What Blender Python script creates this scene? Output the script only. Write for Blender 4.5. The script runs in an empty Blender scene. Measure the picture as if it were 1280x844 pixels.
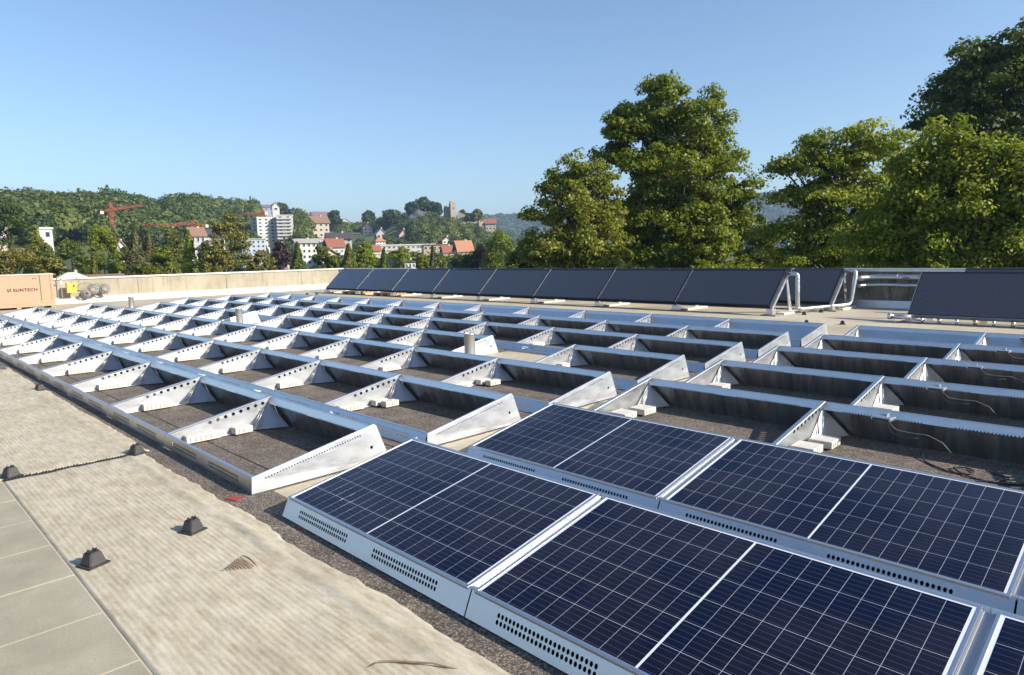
import bpy, bmesh, math, random
import numpy as np
from mathutils import Vector, Matrix, noise
from mathutils.geometry import tessellate_polygon

# ------------------------------------------------------------------ camera, sky, sun
sc = bpy.context.scene
COL = sc.collection
CAM = np.array([4.6152, -1.9318, 1.6591]); YAW, PITCH, ROLL, F = 2.3650, -0.1235, -0.0230, 851.28
fw = np.array([math.cos(PITCH)*math.cos(YAW), math.cos(PITCH)*math.sin(YAW), math.sin(PITCH)])
rt = np.cross(fw, [0, 0, 1]); rt /= np.linalg.norm(rt); up = np.cross(rt, fw)
R2 = rt*math.cos(ROLL)+up*math.sin(ROLL); U2 = -rt*math.sin(ROLL)+up*math.cos(ROLL)
cd = bpy.data.cameras.new('camera'); cam = bpy.data.objects.new('camera', cd); COL.objects.link(cam); sc.camera = cam
M = Matrix(((R2[0], U2[0], -fw[0], CAM[0]), (R2[1], U2[1], -fw[1], CAM[1]), (R2[2], U2[2], -fw[2], CAM[2]), (0, 0, 0, 1)))
cam.matrix_world = M
cd.sensor_width = 36; cd.lens = F/1280*36; cd.clip_start = .05; cd.clip_end = 12000
SUN_AZ, SUN_EL = math.radians(21.4), math.radians(28.7)
w = bpy.data.worlds.new('World'); sc.world = w; w.use_nodes = True
nt = w.node_tree; sky = nt.nodes.new('ShaderNodeTexSky'); sky.sky_type = 'NISHITA'; sky.sun_disc = False
sky.sun_elevation = SUN_EL; sky.sun_rotation = math.pi/2-SUN_AZ; sky.air_density = 1.0; sky.dust_density = .75; sky.ozone_density = 3.2; sky.altitude = 300
nt.links.new(sky.outputs[0], nt.nodes['Background'].inputs[0]); nt.nodes['Background'].inputs[1].default_value = .095
sd = bpy.data.lights.new('sun', 'SUN'); sd.energy = 4.4; sd.angle = math.radians(.5); sd.color = (1, .91, .78)
so = bpy.data.objects.new('sun', sd); COL.objects.link(so)
sv = Vector((math.cos(SUN_EL)*math.cos(SUN_AZ), math.cos(SUN_EL)*math.sin(SUN_AZ), math.sin(SUN_EL)))
so.rotation_euler = sv.to_track_quat('Z', 'Y').to_euler(); so.location = sv*60
sc.view_settings.view_transform = 'Standard'; sc.view_settings.look = 'None'; sc.view_settings.exposure = 1.0
sc.view_settings.gamma = 1
sc.render.engine = 'CYCLES'
sc.cycles.use_denoising = True; sc.cycles.max_bounces = 6; sc.cycles.transparent_max_bounces = 8
sc.cycles.sample_clamp_indirect = 6; sc.cycles.volume_bounces = 0

rng = np.random.default_rng(7); random.seed(5)

def ray(x, y):
    return fw+R2*(x-640)/F+U2*(422-y)/F
def at(x, y, D):
    d = ray(x, y); t = D/math.hypot(d[0], d[1]); return Vector(CAM+d*t)

# ------------------------------------------------------------------ materials
def mat(name, col=(.5, .5, .5), rough=.6, metal=0, **kw):
    m = bpy.data.materials.new(name); m.use_nodes = True; b = m.node_tree.nodes['Principled BSDF']
    b.inputs['Base Color'].default_value = (*col, 1); b.inputs['Roughness'].default_value = rough; b.inputs['Metallic'].default_value = metal
    for k, v in kw.items(): b.inputs[k.replace('_', ' ')].default_value = v
    return m
class G:
    """small node helper"""
    def __init__(s, m): s.m = m; s.t = m.node_tree; s.b = s.t.nodes.get('Principled BSDF'); s.tc = s.t.nodes.new('ShaderNodeTexCoord')
    def n(s, typ, **kw):
        x = s.t.nodes.new(typ)
        for k, v in kw.items():
            if k.startswith('i_'):
                x.inputs[k[2:].replace('_', ' ')].default_value = v
            else: setattr(x, k, v)
        return x
    def l(s, a, b): s.t.links.new(a, b)
    def noise(s, scale, detail=4, rough=.55, src='Object', vec=None, stretch=None):
        v = vec or s.tc.outputs[src]
        if stretch:
            mp = s.n('ShaderNodeMapping'); mp.inputs['Scale'].default_value = stretch; s.l(v, mp.inputs[0]); v = mp.outputs[0]
        x = s.n('ShaderNodeTexNoise', i_Scale=scale, i_Detail=detail, i_Roughness=rough); s.l(v, x.inputs['Vector']); return x.outputs['Fac']
    def ramp(s, fac, stops):
        r = s.n('ShaderNodeValToRGB'); e = r.color_ramp.elements
        while len(e) < len(stops): e.new(.5)
        for q, (p, c) in zip(e, stops): q.position = p; q.color = (*c, 1) if len(c) == 3 else c
        s.l(fac, r.inputs[0]); return r.outputs[0]
    def mix(s, f, a, b, mode='MIX'):
        x = s.n('ShaderNodeMix', data_type='RGBA', blend_type=mode)
        for val, sock in ((f, x.inputs[0]), (a, x.inputs[6]), (b, x.inputs[7])):
            if hasattr(val, 'links'): s.l(val, sock)
            else: sock.default_value = val if isinstance(val, (int, float)) else (*val, 1)
        return x.outputs[2]
    def math(s, op, a, b=0, c=0):
        x = s.n('ShaderNodeMath', operation=op)
        for i, val in enumerate((a, b, c)):
            if hasattr(val, 'links'): s.l(val, x.inputs[i])
            else: x.inputs[i].default_value = val
        return x.outputs[0]
    def color(s, c): s.l(c, s.b.inputs['Base Color'])
    def rough(s, c): s.l(c, s.b.inputs['Roughness'])
    def bump(s, h, strength=.3, dist=.01):
        x = s.n('ShaderNodeBump', i_Strength=strength, i_Distance=dist); s.l(h, x.inputs['Height']); s.l(x.outputs[0], s.b.inputs['Normal'])
def gray(v): return (v, v, v)

def noisy(name, c1, c2, scale, rough=.8, bump=0, bs=None, metal=0, detail=5, stretch=None, **kw):
    m = mat(name, c1, rough, metal, **kw); g = G(m)
    g.color(g.ramp(g.noise(scale, detail, .6, stretch=stretch), [(.3, c1), (.7, c2)]))
    if bump: g.bump(g.noise(bs or scale*4, 4), bump, .01)
    return m

# sheet aluminium, slightly wavy and streaked
def sheet(name, base, r1, r2, bump=.05):
    m = mat(name, base, .35, 1); g = G(m)
    n1 = g.noise(3.0, 5, .6, stretch=(1, 1, 5)); n2 = g.noise(60, 3, .6)
    g.color(g.ramp(n1, [(.25, tuple(c*.86 for c in base)), (.7, base)]))
    g.rough(g.ramp(g.mix(.3, n1, n2), [(.3, gray(r1)), (.7, gray(r2))]))
    g.bump(g.noise(4, 2), bump, .05)
    return m
ALU = sheet('sheet_aluminium', (.575, .595, .62), .40, .56)
ALU_SOFT = sheet('mill_aluminium', (.64, .65, .66), .26, .42)
m = BACKM = mat('brushed_back_sheet', (.6, .6, .6), .35, 1); g = G(m)
g.color(g.ramp(g.noise(9, 5, .65, stretch=(1, .2, .06)), [(.28, (.36, .36, .36)), (.5, (.55, .55, .545)), (.72, (.74, .73, .71))]))
g.rough(g.ramp(g.noise(14, 4, .6, stretch=(1, .2, .08)), [(.3, gray(.24)), (.7, gray(.46))])); g.bump(g.noise(5, 3, stretch=(1, 1, .2)), .12, .03)
COVER = mat('cover_strip', (.42, .43, .45), .42, 1)
FRAME = mat('anodised_frame', (.66, .67, .69), .38, 1)
STEEL = sheet('galvanised_steel', (.66, .66, .66), .38, .55)
JACKET = sheet('pipe_jacket_foil', (.60, .61, .62), .30, .5, .12)
BLACKPL = noisy('black_plastic', (.028, .027, .027), (.05, .048, .046), 30, .55, .1)
RUBBER = mat('black_rubber', (.02, .02, .022), .6)
RED = mat('red_plastic', (.36, .05, .045), .6)
CONC_BLOCK = noisy('pale_concrete_block', (.48, .46, .40), (.62, .60, .54), 25, .9, .3, 120)
WHITE = mat('white_cable', (.75, .75, .72), .5)

m = GRAVEL = mat('mineral_felt', (.1, .09, .08), .9); g = G(m)
n = g.noise(4, 5, .6); sp = g.noise(78, 4, .85)
base = g.ramp(n, [(.3, (.088, .074, .061)), (.7, (.165, .138, .112))])
spk = g.ramp(sp, [(.40, gray(.28)), (.50, gray(.85)), (.57, gray(1.6)), (.63, (3.2, 3.0, 2.8))])
g.color(g.mix(1.0, base, spk, 'MULTIPLY')); g.bump(sp, 1.0, .006)
m = ROOFM = mat('light_roof_membrane', (.4, .36, .28), .85); g = G(m)
n = g.noise(.7, 6, .62); st = g.noise(9, 5, .6)
c = g.ramp(n, [(.3, (.36, .31, .225)), (.55, (.46, .405, .30)), (.75, (.50, .45, .35))])
g.color(g.mix(1.0, c, g.ramp(st, [(.25, gray(.82)), (.6, gray(1.05))]), 'MULTIPLY')); g.bump(g.noise(60, 4), .3, .01)

m = MATM = mat('drainage_mat_fleece', (.45, .4, .3), .92); g = G(m)
n = g.noise(1.6, 6, .65); n3 = g.noise(.6, 3)
c = g.ramp(n, [(.25, (.40, .345, .25)), (.5, (.50, .45, .345)), (.75, (.56, .515, .41))])
sx = g.n('ShaderNodeSeparateXYZ'); g.l(g.tc.outputs['Object'], sx.inputs[0])
wob = g.math('MULTIPLY', g.noise(2.2, 3), .014)
yy = g.math('ADD', sx.outputs[1], wob); xx = g.math('ADD', sx.outputs[0], g.math('MULTIPLY', g.noise(3, 3), .03))
by = g.math('SINE', g.math('MULTIPLY', yy, 2*math.pi/.030)); bx_ = g.math('SINE', g.math('MULTIPLY', xx, 2*math.pi/.042))
hh = g.math('ADD', g.math('MULTIPLY', by, g.ramp(n3, [(.35, gray(.45)), (.6, gray(1))])), g.math('MULTIPLY', g.math('MULTIPLY', bx_, .32), g.ramp(g.noise(1.3, 3), [(.58, gray(.0)), (.70, gray(1.3))])))
mk = g.n('ShaderNodeMapRange'); g.l(sx.outputs[1], mk.inputs[0]); mk.inputs[1].default_value = -.46; mk.inputs[2].default_value = -.36; mk.inputs[3].default_value = 1; mk.inputs[4].default_value = .12
hh = g.math('MULTIPLY', hh, mk.outputs[0])
dirt = g.ramp(g.math('ADD', g.math('MULTIPLY', hh, .055), g.noise(14, 7, .75, stretch=(.45, 1.6, 1))), [(.30, (.66, .60, .50)), (.62, gray(1.04))])
g.color(g.mix(1.0, c, dirt, 'MULTIPLY')); g.bump(g.math('ADD', hh, g.math('MULTIPLY', g.noise(110, 4), 2.0)), .20, .003)
m = SLABM = mat('paving_slab', (.3, .3, .25), .85); g = G(m)
n = g.noise(2.2, 6, .6)
g.color(g.mix(1.0, g.ramp(n, [(.3, (.275, .245, .18)), (.7, (.395, .355, .265))]), g.ramp(g.noise(90, 3), [(.3, gray(.9)), (.7, gray(1.08))]), 'MULTIPLY')); g.bump(g.noise(120, 3), .15, .004)
JOINT = noisy('joint_sand', (.44, .39, .28), (.52, .47, .36), 30, .95)

m = WALLM = mat('parapet_concrete', (.4, .36, .27), .9); g = G(m)
n = g.noise(.9, 6, .65); v = g.noise(6, 5, .7, stretch=(1, 1, .12))
c = g.ramp(n, [(.3, (.27, .238, .175)), (.6, (.345, .315, .245)), (.8, (.385, .355, .285))])
g.color(g.mix(.8, c, g.ramp(v, [(.28, (.62, .55, .45)), (.5, gray(1.0))]), 'MULTIPLY')); g.bump(g.noise(40, 4), .25, .01)
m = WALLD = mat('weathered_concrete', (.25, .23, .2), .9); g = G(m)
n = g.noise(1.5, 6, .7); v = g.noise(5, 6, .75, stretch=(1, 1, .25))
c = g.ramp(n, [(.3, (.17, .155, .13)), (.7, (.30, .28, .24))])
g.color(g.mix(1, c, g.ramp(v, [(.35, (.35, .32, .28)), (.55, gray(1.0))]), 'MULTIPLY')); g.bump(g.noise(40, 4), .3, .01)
COPING = noisy('coping_sheet', (.50, .48, .42), (.62, .60, .54), 3, .5, metal=.3)
FLASH = noisy('white_flashing', (.50, .47, .40), (.62, .58, .50), 2, .6, .1)
m = PLY = mat('crate_plywood', (.5, .3, .16), .75); g = G(m)
g.color(g.ramp(g.noise(5, 6, .7, stretch=(1, 1.2, 12)), [(.3, (.36, .205, .13)), (.55, (.46, .275, .18)), (.75, (.52, .33, .23))]))
WOOD = noisy('raw_timber', (.36, .22, .11), (.52, .35, .20), 8, .8, .1)
INK = mat('black_ink', (.03, .025, .022), .7)
GREEN = mat('green_strap', (.12, .26, .12), .5)
YEL = mat('yellow_enamel', (.52, .38, .06), .6)
CABLEG = noisy('grey_cable', (.10, .10, .095), (.32, .31, .29), 40, .6)

# pv cells
m = CELL = mat('silicon_cells', (.01, .012, .04), .30); g = G(m)
m.node_tree.nodes['Principled BSDF'].inputs['Coat Weight'].default_value = 1
g.b.inputs['Coat Roughness'].default_value = .035; g.b.inputs['Coat IOR'].default_value = 1.32; g.b.inputs['Specular IOR Level'].default_value = .1
sx = g.n('ShaderNodeSeparateXYZ'); g.l(g.tc.outputs['Object'], sx.inputs[0])
fr = g.math('FRACT', g.math('DIVIDE', g.math('ADD', sx.outputs[1], -.0165), .0321))
ln = g.math('LESS_THAN', g.math('ABSOLUTE', g.math('SUBTRACT', fr, .5)), .030)
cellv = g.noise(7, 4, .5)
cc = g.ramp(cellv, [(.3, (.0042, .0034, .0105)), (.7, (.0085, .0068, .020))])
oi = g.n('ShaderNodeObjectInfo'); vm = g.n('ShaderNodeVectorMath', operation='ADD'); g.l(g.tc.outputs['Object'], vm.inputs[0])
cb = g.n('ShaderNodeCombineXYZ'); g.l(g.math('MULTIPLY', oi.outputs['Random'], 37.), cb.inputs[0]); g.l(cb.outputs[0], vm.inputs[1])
big = g.noise(1.5, 3, .5, vec=vm.outputs[0])            # mask for painted dark reflections of polarised sky, in colour and coat
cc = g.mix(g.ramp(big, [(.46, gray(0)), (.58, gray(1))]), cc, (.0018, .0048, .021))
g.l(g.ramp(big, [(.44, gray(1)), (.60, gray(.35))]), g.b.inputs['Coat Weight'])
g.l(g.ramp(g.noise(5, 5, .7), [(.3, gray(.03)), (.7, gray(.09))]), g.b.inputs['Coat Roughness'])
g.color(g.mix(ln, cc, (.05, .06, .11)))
BACKSHEET = mat('white_backsheet', (.72, .74, .78), .4, Coat_Weight=1.0, Coat_Roughness=.03)
# thermal collector glass: dark absorber behind structured glass
m = COLL = mat('collector_glass', (.012, .014, .022), .3); g = G(m)
g.b.inputs['Coat Weight'].default_value = 1; g.b.inputs['Coat Roughness'].default_value = .22
g.color(g.ramp(g.noise(35, 5, .75), [(.35, (.014, .015, .020)), (.65, (.070, .074, .086))]))
g.bump(g.noise(220, 2), .35, .004)
COLF = mat('collector_frame_dark', (.035, .038, .045), .45, .6)
COLB = mat('collector_side_blue', (.35, .45, .60), .3, 1)

def foliage_mat(name, c1, c2, trans=.3):
    m = bpy.data.materials.new(name); m.use_nodes = True; t = m.node_tree; t.nodes.clear()
    g = G(m); o = g.n('ShaderNodeOutputMaterial'); at_ = g.n('ShaderNodeAttribute', attribute_name='tint')
    r = g.ramp(at_.outputs['Fac'], [(0, c1), (1, c2)])
    d = g.n('ShaderNodeBsdfPrincipled', i_Roughness=.5); d.inputs['Specular IOR Level'].default_value = .35; g.l(r, d.inputs['Base Color'])
    tr = g.n('ShaderNodeBsdfTranslucent'); tc = g.mix(1, r, (1.3, 1.25, .45), 'MULTIPLY'); g.l(tc, tr.inputs[0])
    mx = g.n('ShaderNodeMixShader'); mx.inputs[0].default_value = trans; g.l(d.outputs[0], mx.inputs[1]); g.l(tr.outputs[0], mx.inputs[2]); g.l(mx.outputs[0], o.inputs[0])
    return m
FOL = {
 'green': foliage_mat('leaves_green', (.08, .13, .014), (.235, .27, .024), .45),
 'olive': foliage_mat('leaves_olive', (.085, .11, .018), (.21, .20, .035), .4),
 'yellow': foliage_mat('leaves_yellow_green', (.11, .155, .02), (.27, .275, .045), .42),
 'bright': foliage_mat('leaves_bright', (.12, .175, .022), (.31, .345, .04), .45),
 'dark': foliage_mat('leaves_dark', (.055, .09, .016), (.155, .19, .03), .4),
 'deep': foliage_mat('leaves_deep', (.030, .060, .018), (.085, .12, .026), .3),
 'pine': foliage_mat('needles_pine', (.085, .095, .018), (.22, .19, .04), .2),
 'spruce': foliage_mat('needles_spruce', (.060, .066, .020), (.13, .115, .04), .2),
 'copper': foliage_mat('leaves_copper', (.030, .016, .018), (.065, .036, .038), .2),
 'wood': foliage_mat('leaves_hill_wood', (.036, .072, .016), (.16, .19, .034), .3),
 'far': foliage_mat('leaves_far_wood', (.030, .050, .018), (.07, .09, .03), .15),
}
BARK = noisy('bark', (.05, .038, .026), (.10, .08, .058), 6, .9, .4)

# ------------------------------------------------------------------ object helpers
def props(o, label=None, cat=None, group=None, kind=None):
    if label: o['label'] = label
    if cat: o['category'] = cat
    if group: o['group'] = group
    if kind: o['kind'] = kind
    return o
def link(name, me, m=None, parent=None, loc=None, rot=None):
    o = bpy.data.objects.new(name, me)
    COL.objects.link(o)
    if m is not None and not me.materials: me.materials.append(m)
    if parent: o.parent = parent
    if loc is not None: o.location = loc
    if rot is not None: o.rotation_euler = rot
    return o
def empty(name, loc=(0, 0, 0), rz=0, rot=None, **kw):
    o = bpy.data.objects.new(name, None); COL.objects.link(o); o.location = loc; o.rotation_euler = rot or (0, 0, rz); o.empty_display_size = .2
    return props(o, **kw)
class B:
    """collects shapes into one mesh"""
    def __init__(s): s.bm = bmesh.new(); s.mi = 0
    def poly(s, pts):
        v = [s.bm.verts.new(p) for p in pts]; f = s.bm.faces.new(v); f.material_index = s.mi; return f
    def box(s, x0, x1, y0, y1, z0, z1, bev=0, M=None):
        r = bmesh.ops.create_cube(s.bm, size=1); vs = r['verts']
        bmesh.ops.transform(s.bm, verts=vs, matrix=Matrix.Translation(((x0+x1)/2, (y0+y1)/2, (z0+z1)/2)) @ Matrix.Diagonal((x1-x0, y1-y0, z1-z0, 1)))
        fs = set(f for v in vs for f in v.link_faces)
        for f in fs: f.material_index = s.mi
        if bev:
            es = list(set(e for v in vs for e in v.link_edges))
            rr = bmesh.ops.bevel(s.bm, geom=es, offset=bev, segments=2, affect='EDGES', profile=.6)
            vs = list(set(v for f in rr['faces'] for v in f.verts) | set(v for v in vs if v.is_valid))
        if M is not None: bmesh.ops.transform(s.bm, verts=[v for v in vs if v.is_valid], matrix=M)
        return s
    def prism(s, prof, a0, a1, axis='x', M=None):
        """prof: 2D points; extruded along axis"""
        def P(q, a):
            return {'x': (a, q[0], q[1]), 'y': (q[0], a, q[1]), 'z': (q[0], q[1], a)}[axis]
        v0 = [s.bm.verts.new(P(q, a0)) for q in prof]; v1 = [s.bm.verts.new(P(q, a1)) for q in prof]; k = len(prof)
        for i in range(k):
            f = s.bm.faces.new((v0[i], v0[(i+1) % k], v1[(i+1) % k], v1[i])); f.material_index = s.mi
        for vv in (v0[::-1], v1):
            f = s.bm.faces.new(vv); f.material_index = s.mi
        if M is not None: bmesh.ops.transform(s.bm, verts=v0+v1, matrix=M)
        return s
    def tube(s, pts, r, seg=8, cap=True):
        pts = [Vector(p) for p in pts]; rs = r if isinstance(r, (list, tuple)) else [r]*len(pts); rings = []
        n0 = None
        for i, p in enumerate(pts):
            t = (pts[min(i+1, len(pts)-1)]-pts[max(i-1, 0)]).normalized()
            if n0 is None: n0 = t.orthogonal().normalized()
            n0 = (n0-t*n0.dot(t)); n0 = n0.normalized() if n0.length > 1e-6 else t.orthogonal().normalized()
            b = t.cross(n0)
            rings.append([s.bm.verts.new(p+(n0*math.cos(2*math.pi*k/seg)+b*math.sin(2*math.pi*k/seg))*rs[i]) for k in range(seg)])
        for a, b in zip(rings, rings[1:]):
            for k in range(seg):
                f = s.bm.faces.new((a[k], a[(k+1) % seg], b[(k+1) % seg], b[k])); f.material_index = s.mi; f.smooth = True
        if cap:
            for rr in (rings[0][::-1], rings[-1]):
                f = s.bm.faces.new(rr); f.material_index = s.mi
        return s
    def lathe(s, prof, seg=20, c=(0, 0, 0), M=None):
        """prof: (r,z)"""
        rings = [[s.bm.verts.new((c[0]+r*math.cos(2*math.pi*k/seg), c[1]+r*math.sin(2*math.pi*k/seg), c[2]+z)) for k in range(seg)] for r, z in prof]
        for a, b in zip(rings, rings[1:]):
            for k in range(seg):
                f = s.bm.faces.new((a[k], a[(k+1) % seg], b[(k+1) % seg], b[k])); f.material_index = s.mi; f.smooth = True
        if M is not None: bmesh.ops.transform(s.bm, verts=[v for q in rings for v in q], matrix=M)
        return s
    def mesh(s, name, m=None, *more):
        bmesh.ops.recalc_face_normals(s.bm, faces=s.bm.faces)
        me = bpy.data.meshes.new(name); s.bm.to_mesh(me); s.bm.free()
        if m:
            for q in (m,)+more: me.materials.append(q)
        return me
    def obj(s, name, m=None, parent=None, loc=None, rot=None): return link(name, s.mesh(name, m), None, parent, loc, rot)

def circle(cx, cy, rx, ry, n=8): return [(cx+rx*math.cos(2*math.pi*k/n), cy+ry*math.sin(2*math.pi*k/n)) for k in range(n)]
def holed(name, outer, holes, f3, nrm, th, m):
    """flat sheet with real holes; f3 maps 2D to 3D, nrm = thickness direction"""
    loops = [outer]+holes; flat = [p for l in loops for p in l]
    tris = tessellate_polygon([[Vector((p[0], p[1], 0)) for p in l] for l in loops])
    nrm = Vector(nrm)*th; bm = bmesh.new()
    a = [bm.verts.new(Vector(f3(*p))) for p in flat]; b = [bm.verts.new(Vector(f3(*p))+nrm) for p in flat]
    for t in tris:
        if len(set(t)) < 3: continue
        try: bm.faces.new([a[i] for i in t]); bm.faces.new([b[i] for i in t][::-1])
        except ValueError: pass
    k = 0
    for l in loops:
        L = len(l)
        for i in range(L):
            p, q = k+i, k+(i+1) % L
            bm.faces.new((a[p], a[q], b[q], b[p]))
        k += L
    bmesh.ops.recalc_face_normals(bm, faces=bm.faces)
    me = bpy.data.meshes.new(name); bm.to_mesh(me); bm.free(); me.materials.append(m); return me

# ------------------------------------------------------------------ terrain
def interp(x, pts):
    xs = [p[0] for p in pts]; ys = [p[1] for p in pts]; return np.interp(x, xs, ys)
GZ = -8.5
sky_near = [(90, 0), (128, 0), (133, .2), (135, .6), (136.5, 1.6), (138, 2.3), (140, 3.0), (143, 3.2), (146, 2.9), (150, 2.8), (153, 3.5), (156, 4.0), (160, 4.2), (163, 4.0), (165, 4.15), (169, 4.2), (172, 3.9), (178, 3.6), (190, 3.0), (210, 1), (260, 0)]
rid_near = [(130, 540), (143, 540), (147, 620), (150, 640), (154, 620), (160, 600), (164, 560), (175, 480), (200, 480)]
sky_far = [(60, 3.6), (100, 3.4), (112, 3.6), (116, 3.6), (122, 2.9), (134, 2.7), (140, 2.6), (160, 2.2), (200, 2.2)]
def terrain(az, r):
    az = np.asarray(az, float); r = np.asarray(r, float)
    e1 = interp(az, sky_near); R1 = interp(az, rid_near)
    h1 = np.tan(np.radians(e1))*R1+1.7-np.where(az < 146, 6.0, 11.0)*(e1 > .5)
    r0 = interp(az, [(150, 300), (158, 320), (164, 170)]); s = np.clip((r-r0)/(R1-r0), 0, 1); s = s*s*(3-2*s)
    fall = np.clip((r-R1*1.05)/500, 0, 1); fall = 1-fall*fall*(3-2*fall)
    za = GZ+(np.maximum(h1, GZ)-GZ)*s*fall
    R3 = 2500.; h3 = np.tan(np.radians(interp(az, sky_far)))*R3+1.7
    s3 = np.clip((r-1300)/(R3-1300), 0, 1); s3 = s3*s3*(3-2*s3)
    zb = GZ+(h3-GZ)*s3
    und = 1.2*np.sin(az*1.3+r*.013)*np.clip((r-150)/200, 0, 1)
    return np.maximum(za, zb)+und
def pol(az, r): a = math.radians(az); return CAM[0]+r*math.cos(a), CAM[1]+r*math.sin(a)
def gz(x, y):
    dx, dy = x-CAM[0], y-CAM[1]; az = math.degrees(math.atan2(dy, dx)) % 360
    return float(terrain(az, math.hypot(dx, dy)))
def hit(px, py, r0=60, r1=2600):
    """where the sight line through a point of the photo meets the ground"""
    d = ray(px, py); k = math.hypot(d[0], d[1])
    for r in np.arange(r0, r1, 4.):
        P = CAM+d*(r/k)
        if gz(P[0], P[1]) >= P[2]: return Vector((P[0], P[1], P[2])), r
    return at(px, py, r1), r1
def azof(px, py=320): d = ray(px, py); return math.degrees(math.atan2(d[1], d[0])) % 360

azs = np.linspace(0, 360, 361)
rr = np.concatenate([[0, 60, 110], np.arange(150, 900, 18), np.geomspace(900, 4200, 41)[0:]])
A_, R_ = np.meshgrid(azs, rr, indexing='ij'); Z = terrain(A_, R_); Z[:, -1] = Z[:, -2]-20
X = CAM[0]+R_*np.cos(np.radians(A_)); Y = CAM[1]+R_*np.sin(np.radians(A_))
me = bpy.data.meshes.new('terrain'); nr = len(rr)
faces = [(i*nr+j, (i+1)*nr+j, (i+1)*nr+j+1, i*nr+j+1) for i in range(len(azs)-1) for j in range(nr-1)]
me.from_pydata(np.stack([X, Y, Z], -1).reshape(-1, 3).tolist(), [], faces)
m = GROUND = mat('grass_and_meadow', (.06, .08, .03), .95); g = G(m)
g.color(g.ramp(g.noise(.02, 6, .6), [(.35, (.045, .065, .02)), (.6, (.09, .11, .03)), (.75, (.13, .13, .05))]))
props(link('terrain', me, GROUND), kind='structure')
me.polygons.foreach_set('use_smooth', [True]*len(me.polygons))

# ------------------------------------------------------------------ foliage
def quads_mesh(name, C, N, size, tint, m, aspect=1.0):
    """leaf-sized quads: centres C, normals N"""
    k = len(C); a = rng.normal(size=(k, 3)); a -= N*np.sum(a*N, 1)[:, None]; a /= np.linalg.norm(a, axis=1)[:, None]
    b = np.cross(N, a); s = size[:, None]; sa = s*aspect
    bend = N*s*.18
    V = np.stack([C-a*s-bend*.6, C-b*sa*.62+bend, C+a*s-bend*.6, C+b*sa*.62+bend], 1).reshape(-1, 3)
    me = bpy.data.meshes.new(name); me.vertices.add(4*k); me.vertices.foreach_set('co', V.astype(np.float32).ravel())
    me.loops.add(4*k); me.loops.foreach_set('vertex_index', np.arange(4*k, dtype=np.int32)); me.polygons.add(k)
    me.polygons.foreach_set('loop_start', np.arange(0, 4*k, 4, dtype=np.int32)); me.polygons.foreach_set('loop_total', np.full(k, 4, np.int32))
    me.update(); at_ = me.attributes.new('tint', 'FLOAT', 'FACE'); at_.data.foreach_set('value', np.clip(tint, 0, 1).astype(np.float32))
    me.materials.append(m); me.validate(); return me
def unit(v): return v/np.maximum(np.linalg.norm(v, axis=-1, keepdims=True), 1e-9)

def make_tree(name, base, lobes, m, label, cat='tree', group=None, nclump=260, leaves=70, leaf=.16, crad=.75, droop=.2, surf=.55, trunk_r=.3, fork=.35, flat=.62, wild=.09):
    """lobes: list of (centre, (rx,ry,rz)) in world metres. Leaf clumps fill the lobes, thick towards their outside."""
    base = Vector(base); T = empty(name, base, label=label, cat=cat, group=group)
    vol = np.array([l[1][0]*l[1][1]*l[1][2] for l in lobes])**.7; idx = rng.choice(len(lobes), nclump, p=vol/vol.sum())
    d = unit(rng.normal(size=(nclump, 3))); rad = (surf+(1-surf)*rng.random(nclump)**.6)
    rad[rng.random(nclump) < .22] *= .6
    rad *= 1+rng.normal(size=nclump)*wild
    Cc = np.array([np.array(lobes[i][0])+d[j]*np.array(lobes[i][1])*rad[j] for j, i in enumerate(idx)])-np.array(base)
    ctint = rng.random(nclump)*.55
    nl = (leaves*(.45+rng.random(nclump)*1.1)).astype(int); k = np.repeat(np.arange(nclump), nl); n = len(k)
    cr = crad*(.55+.8*rng.random(nclump))
    dd = unit(rng.normal(size=(n, 3))); rad2 = rng.random(n)**.5
    off = dd*rad2[:, None]*cr[k][:, None]*np.array([1.15, 1.15, flat])
    off[:, 2] -= droop*(off[:, 0]**2+off[:, 1]**2)/np.maximum(cr[k], .1)
    C = Cc[k]+off
    N = unit(dd*.9+np.array([0, 0, .30])+rng.normal(size=(n, 3))*.5)
    size = leaf*(.6+.8*rng.random(n))
    tint = ctint[k]+rng.random(n)*.45
    link('crown', quads_mesh('crown', C, N, size, tint, m), None, T)
    # trunk and limbs
    b = B(); top = Vector(Cc[np.argmax(Cc[:, 2])]); mid = Vector(Cc.mean(0))
    H = top.z; pts = []; rs = []
    for i in range(7):
        f = i/6; z = H*.9*f; cx = mid.x*min(1, f*1.6); cy = mid.y*min(1, f*1.6)
        pts.append((cx+random.uniform(-.15, .15)*f, cy+random.uniform(-.15, .15)*f, z)); rs.append(trunk_r*(1-.86*f))
    b.tube(pts, rs, 8)
    P = [Vector(p) for p in pts]
    for j in rng.choice(nclump, min(int(nclump*fork), 90), replace=False):
        e = Vector(Cc[j]); z0 = max(H*.12, e.z-(e-mid).length*.55-H*.08); f = min(.9, z0/(H*.9)); i = min(5, int(f*6)); s_ = P[i].lerp(P[i+1], f*6-i)
        m1 = s_.lerp(e, .5)+Vector((0, 0, -.06*(e-s_).length)); r0 = min(trunk_r*.35, .035*(e-s_).length*.5+.02)
        b.tube([s_, m1, e], [r0, r0*.55, r0*.2], 5, cap=False)
    b.obj('trunk', BARK, T)
    return T
def px_lobes(D, L, depth=1.0):
    """L: (px,py,rx,ry[,offset in depth]) measured off the photo at distance D -> 3D ellipsoids of real size"""
    out = []
    for l in L:
        dz = l[4] if len(l) > 4 else 0
        c = at(l[0], l[1], D+dz); d = ray(l[0], l[1]); cosf = math.hypot(d[0], d[1]); k = (D+dz)/cosf/F
        out.append(((c.x, c.y, c.z), (l[2]*k, l[2]*k*depth, l[3]*k)))
    return out
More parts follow.
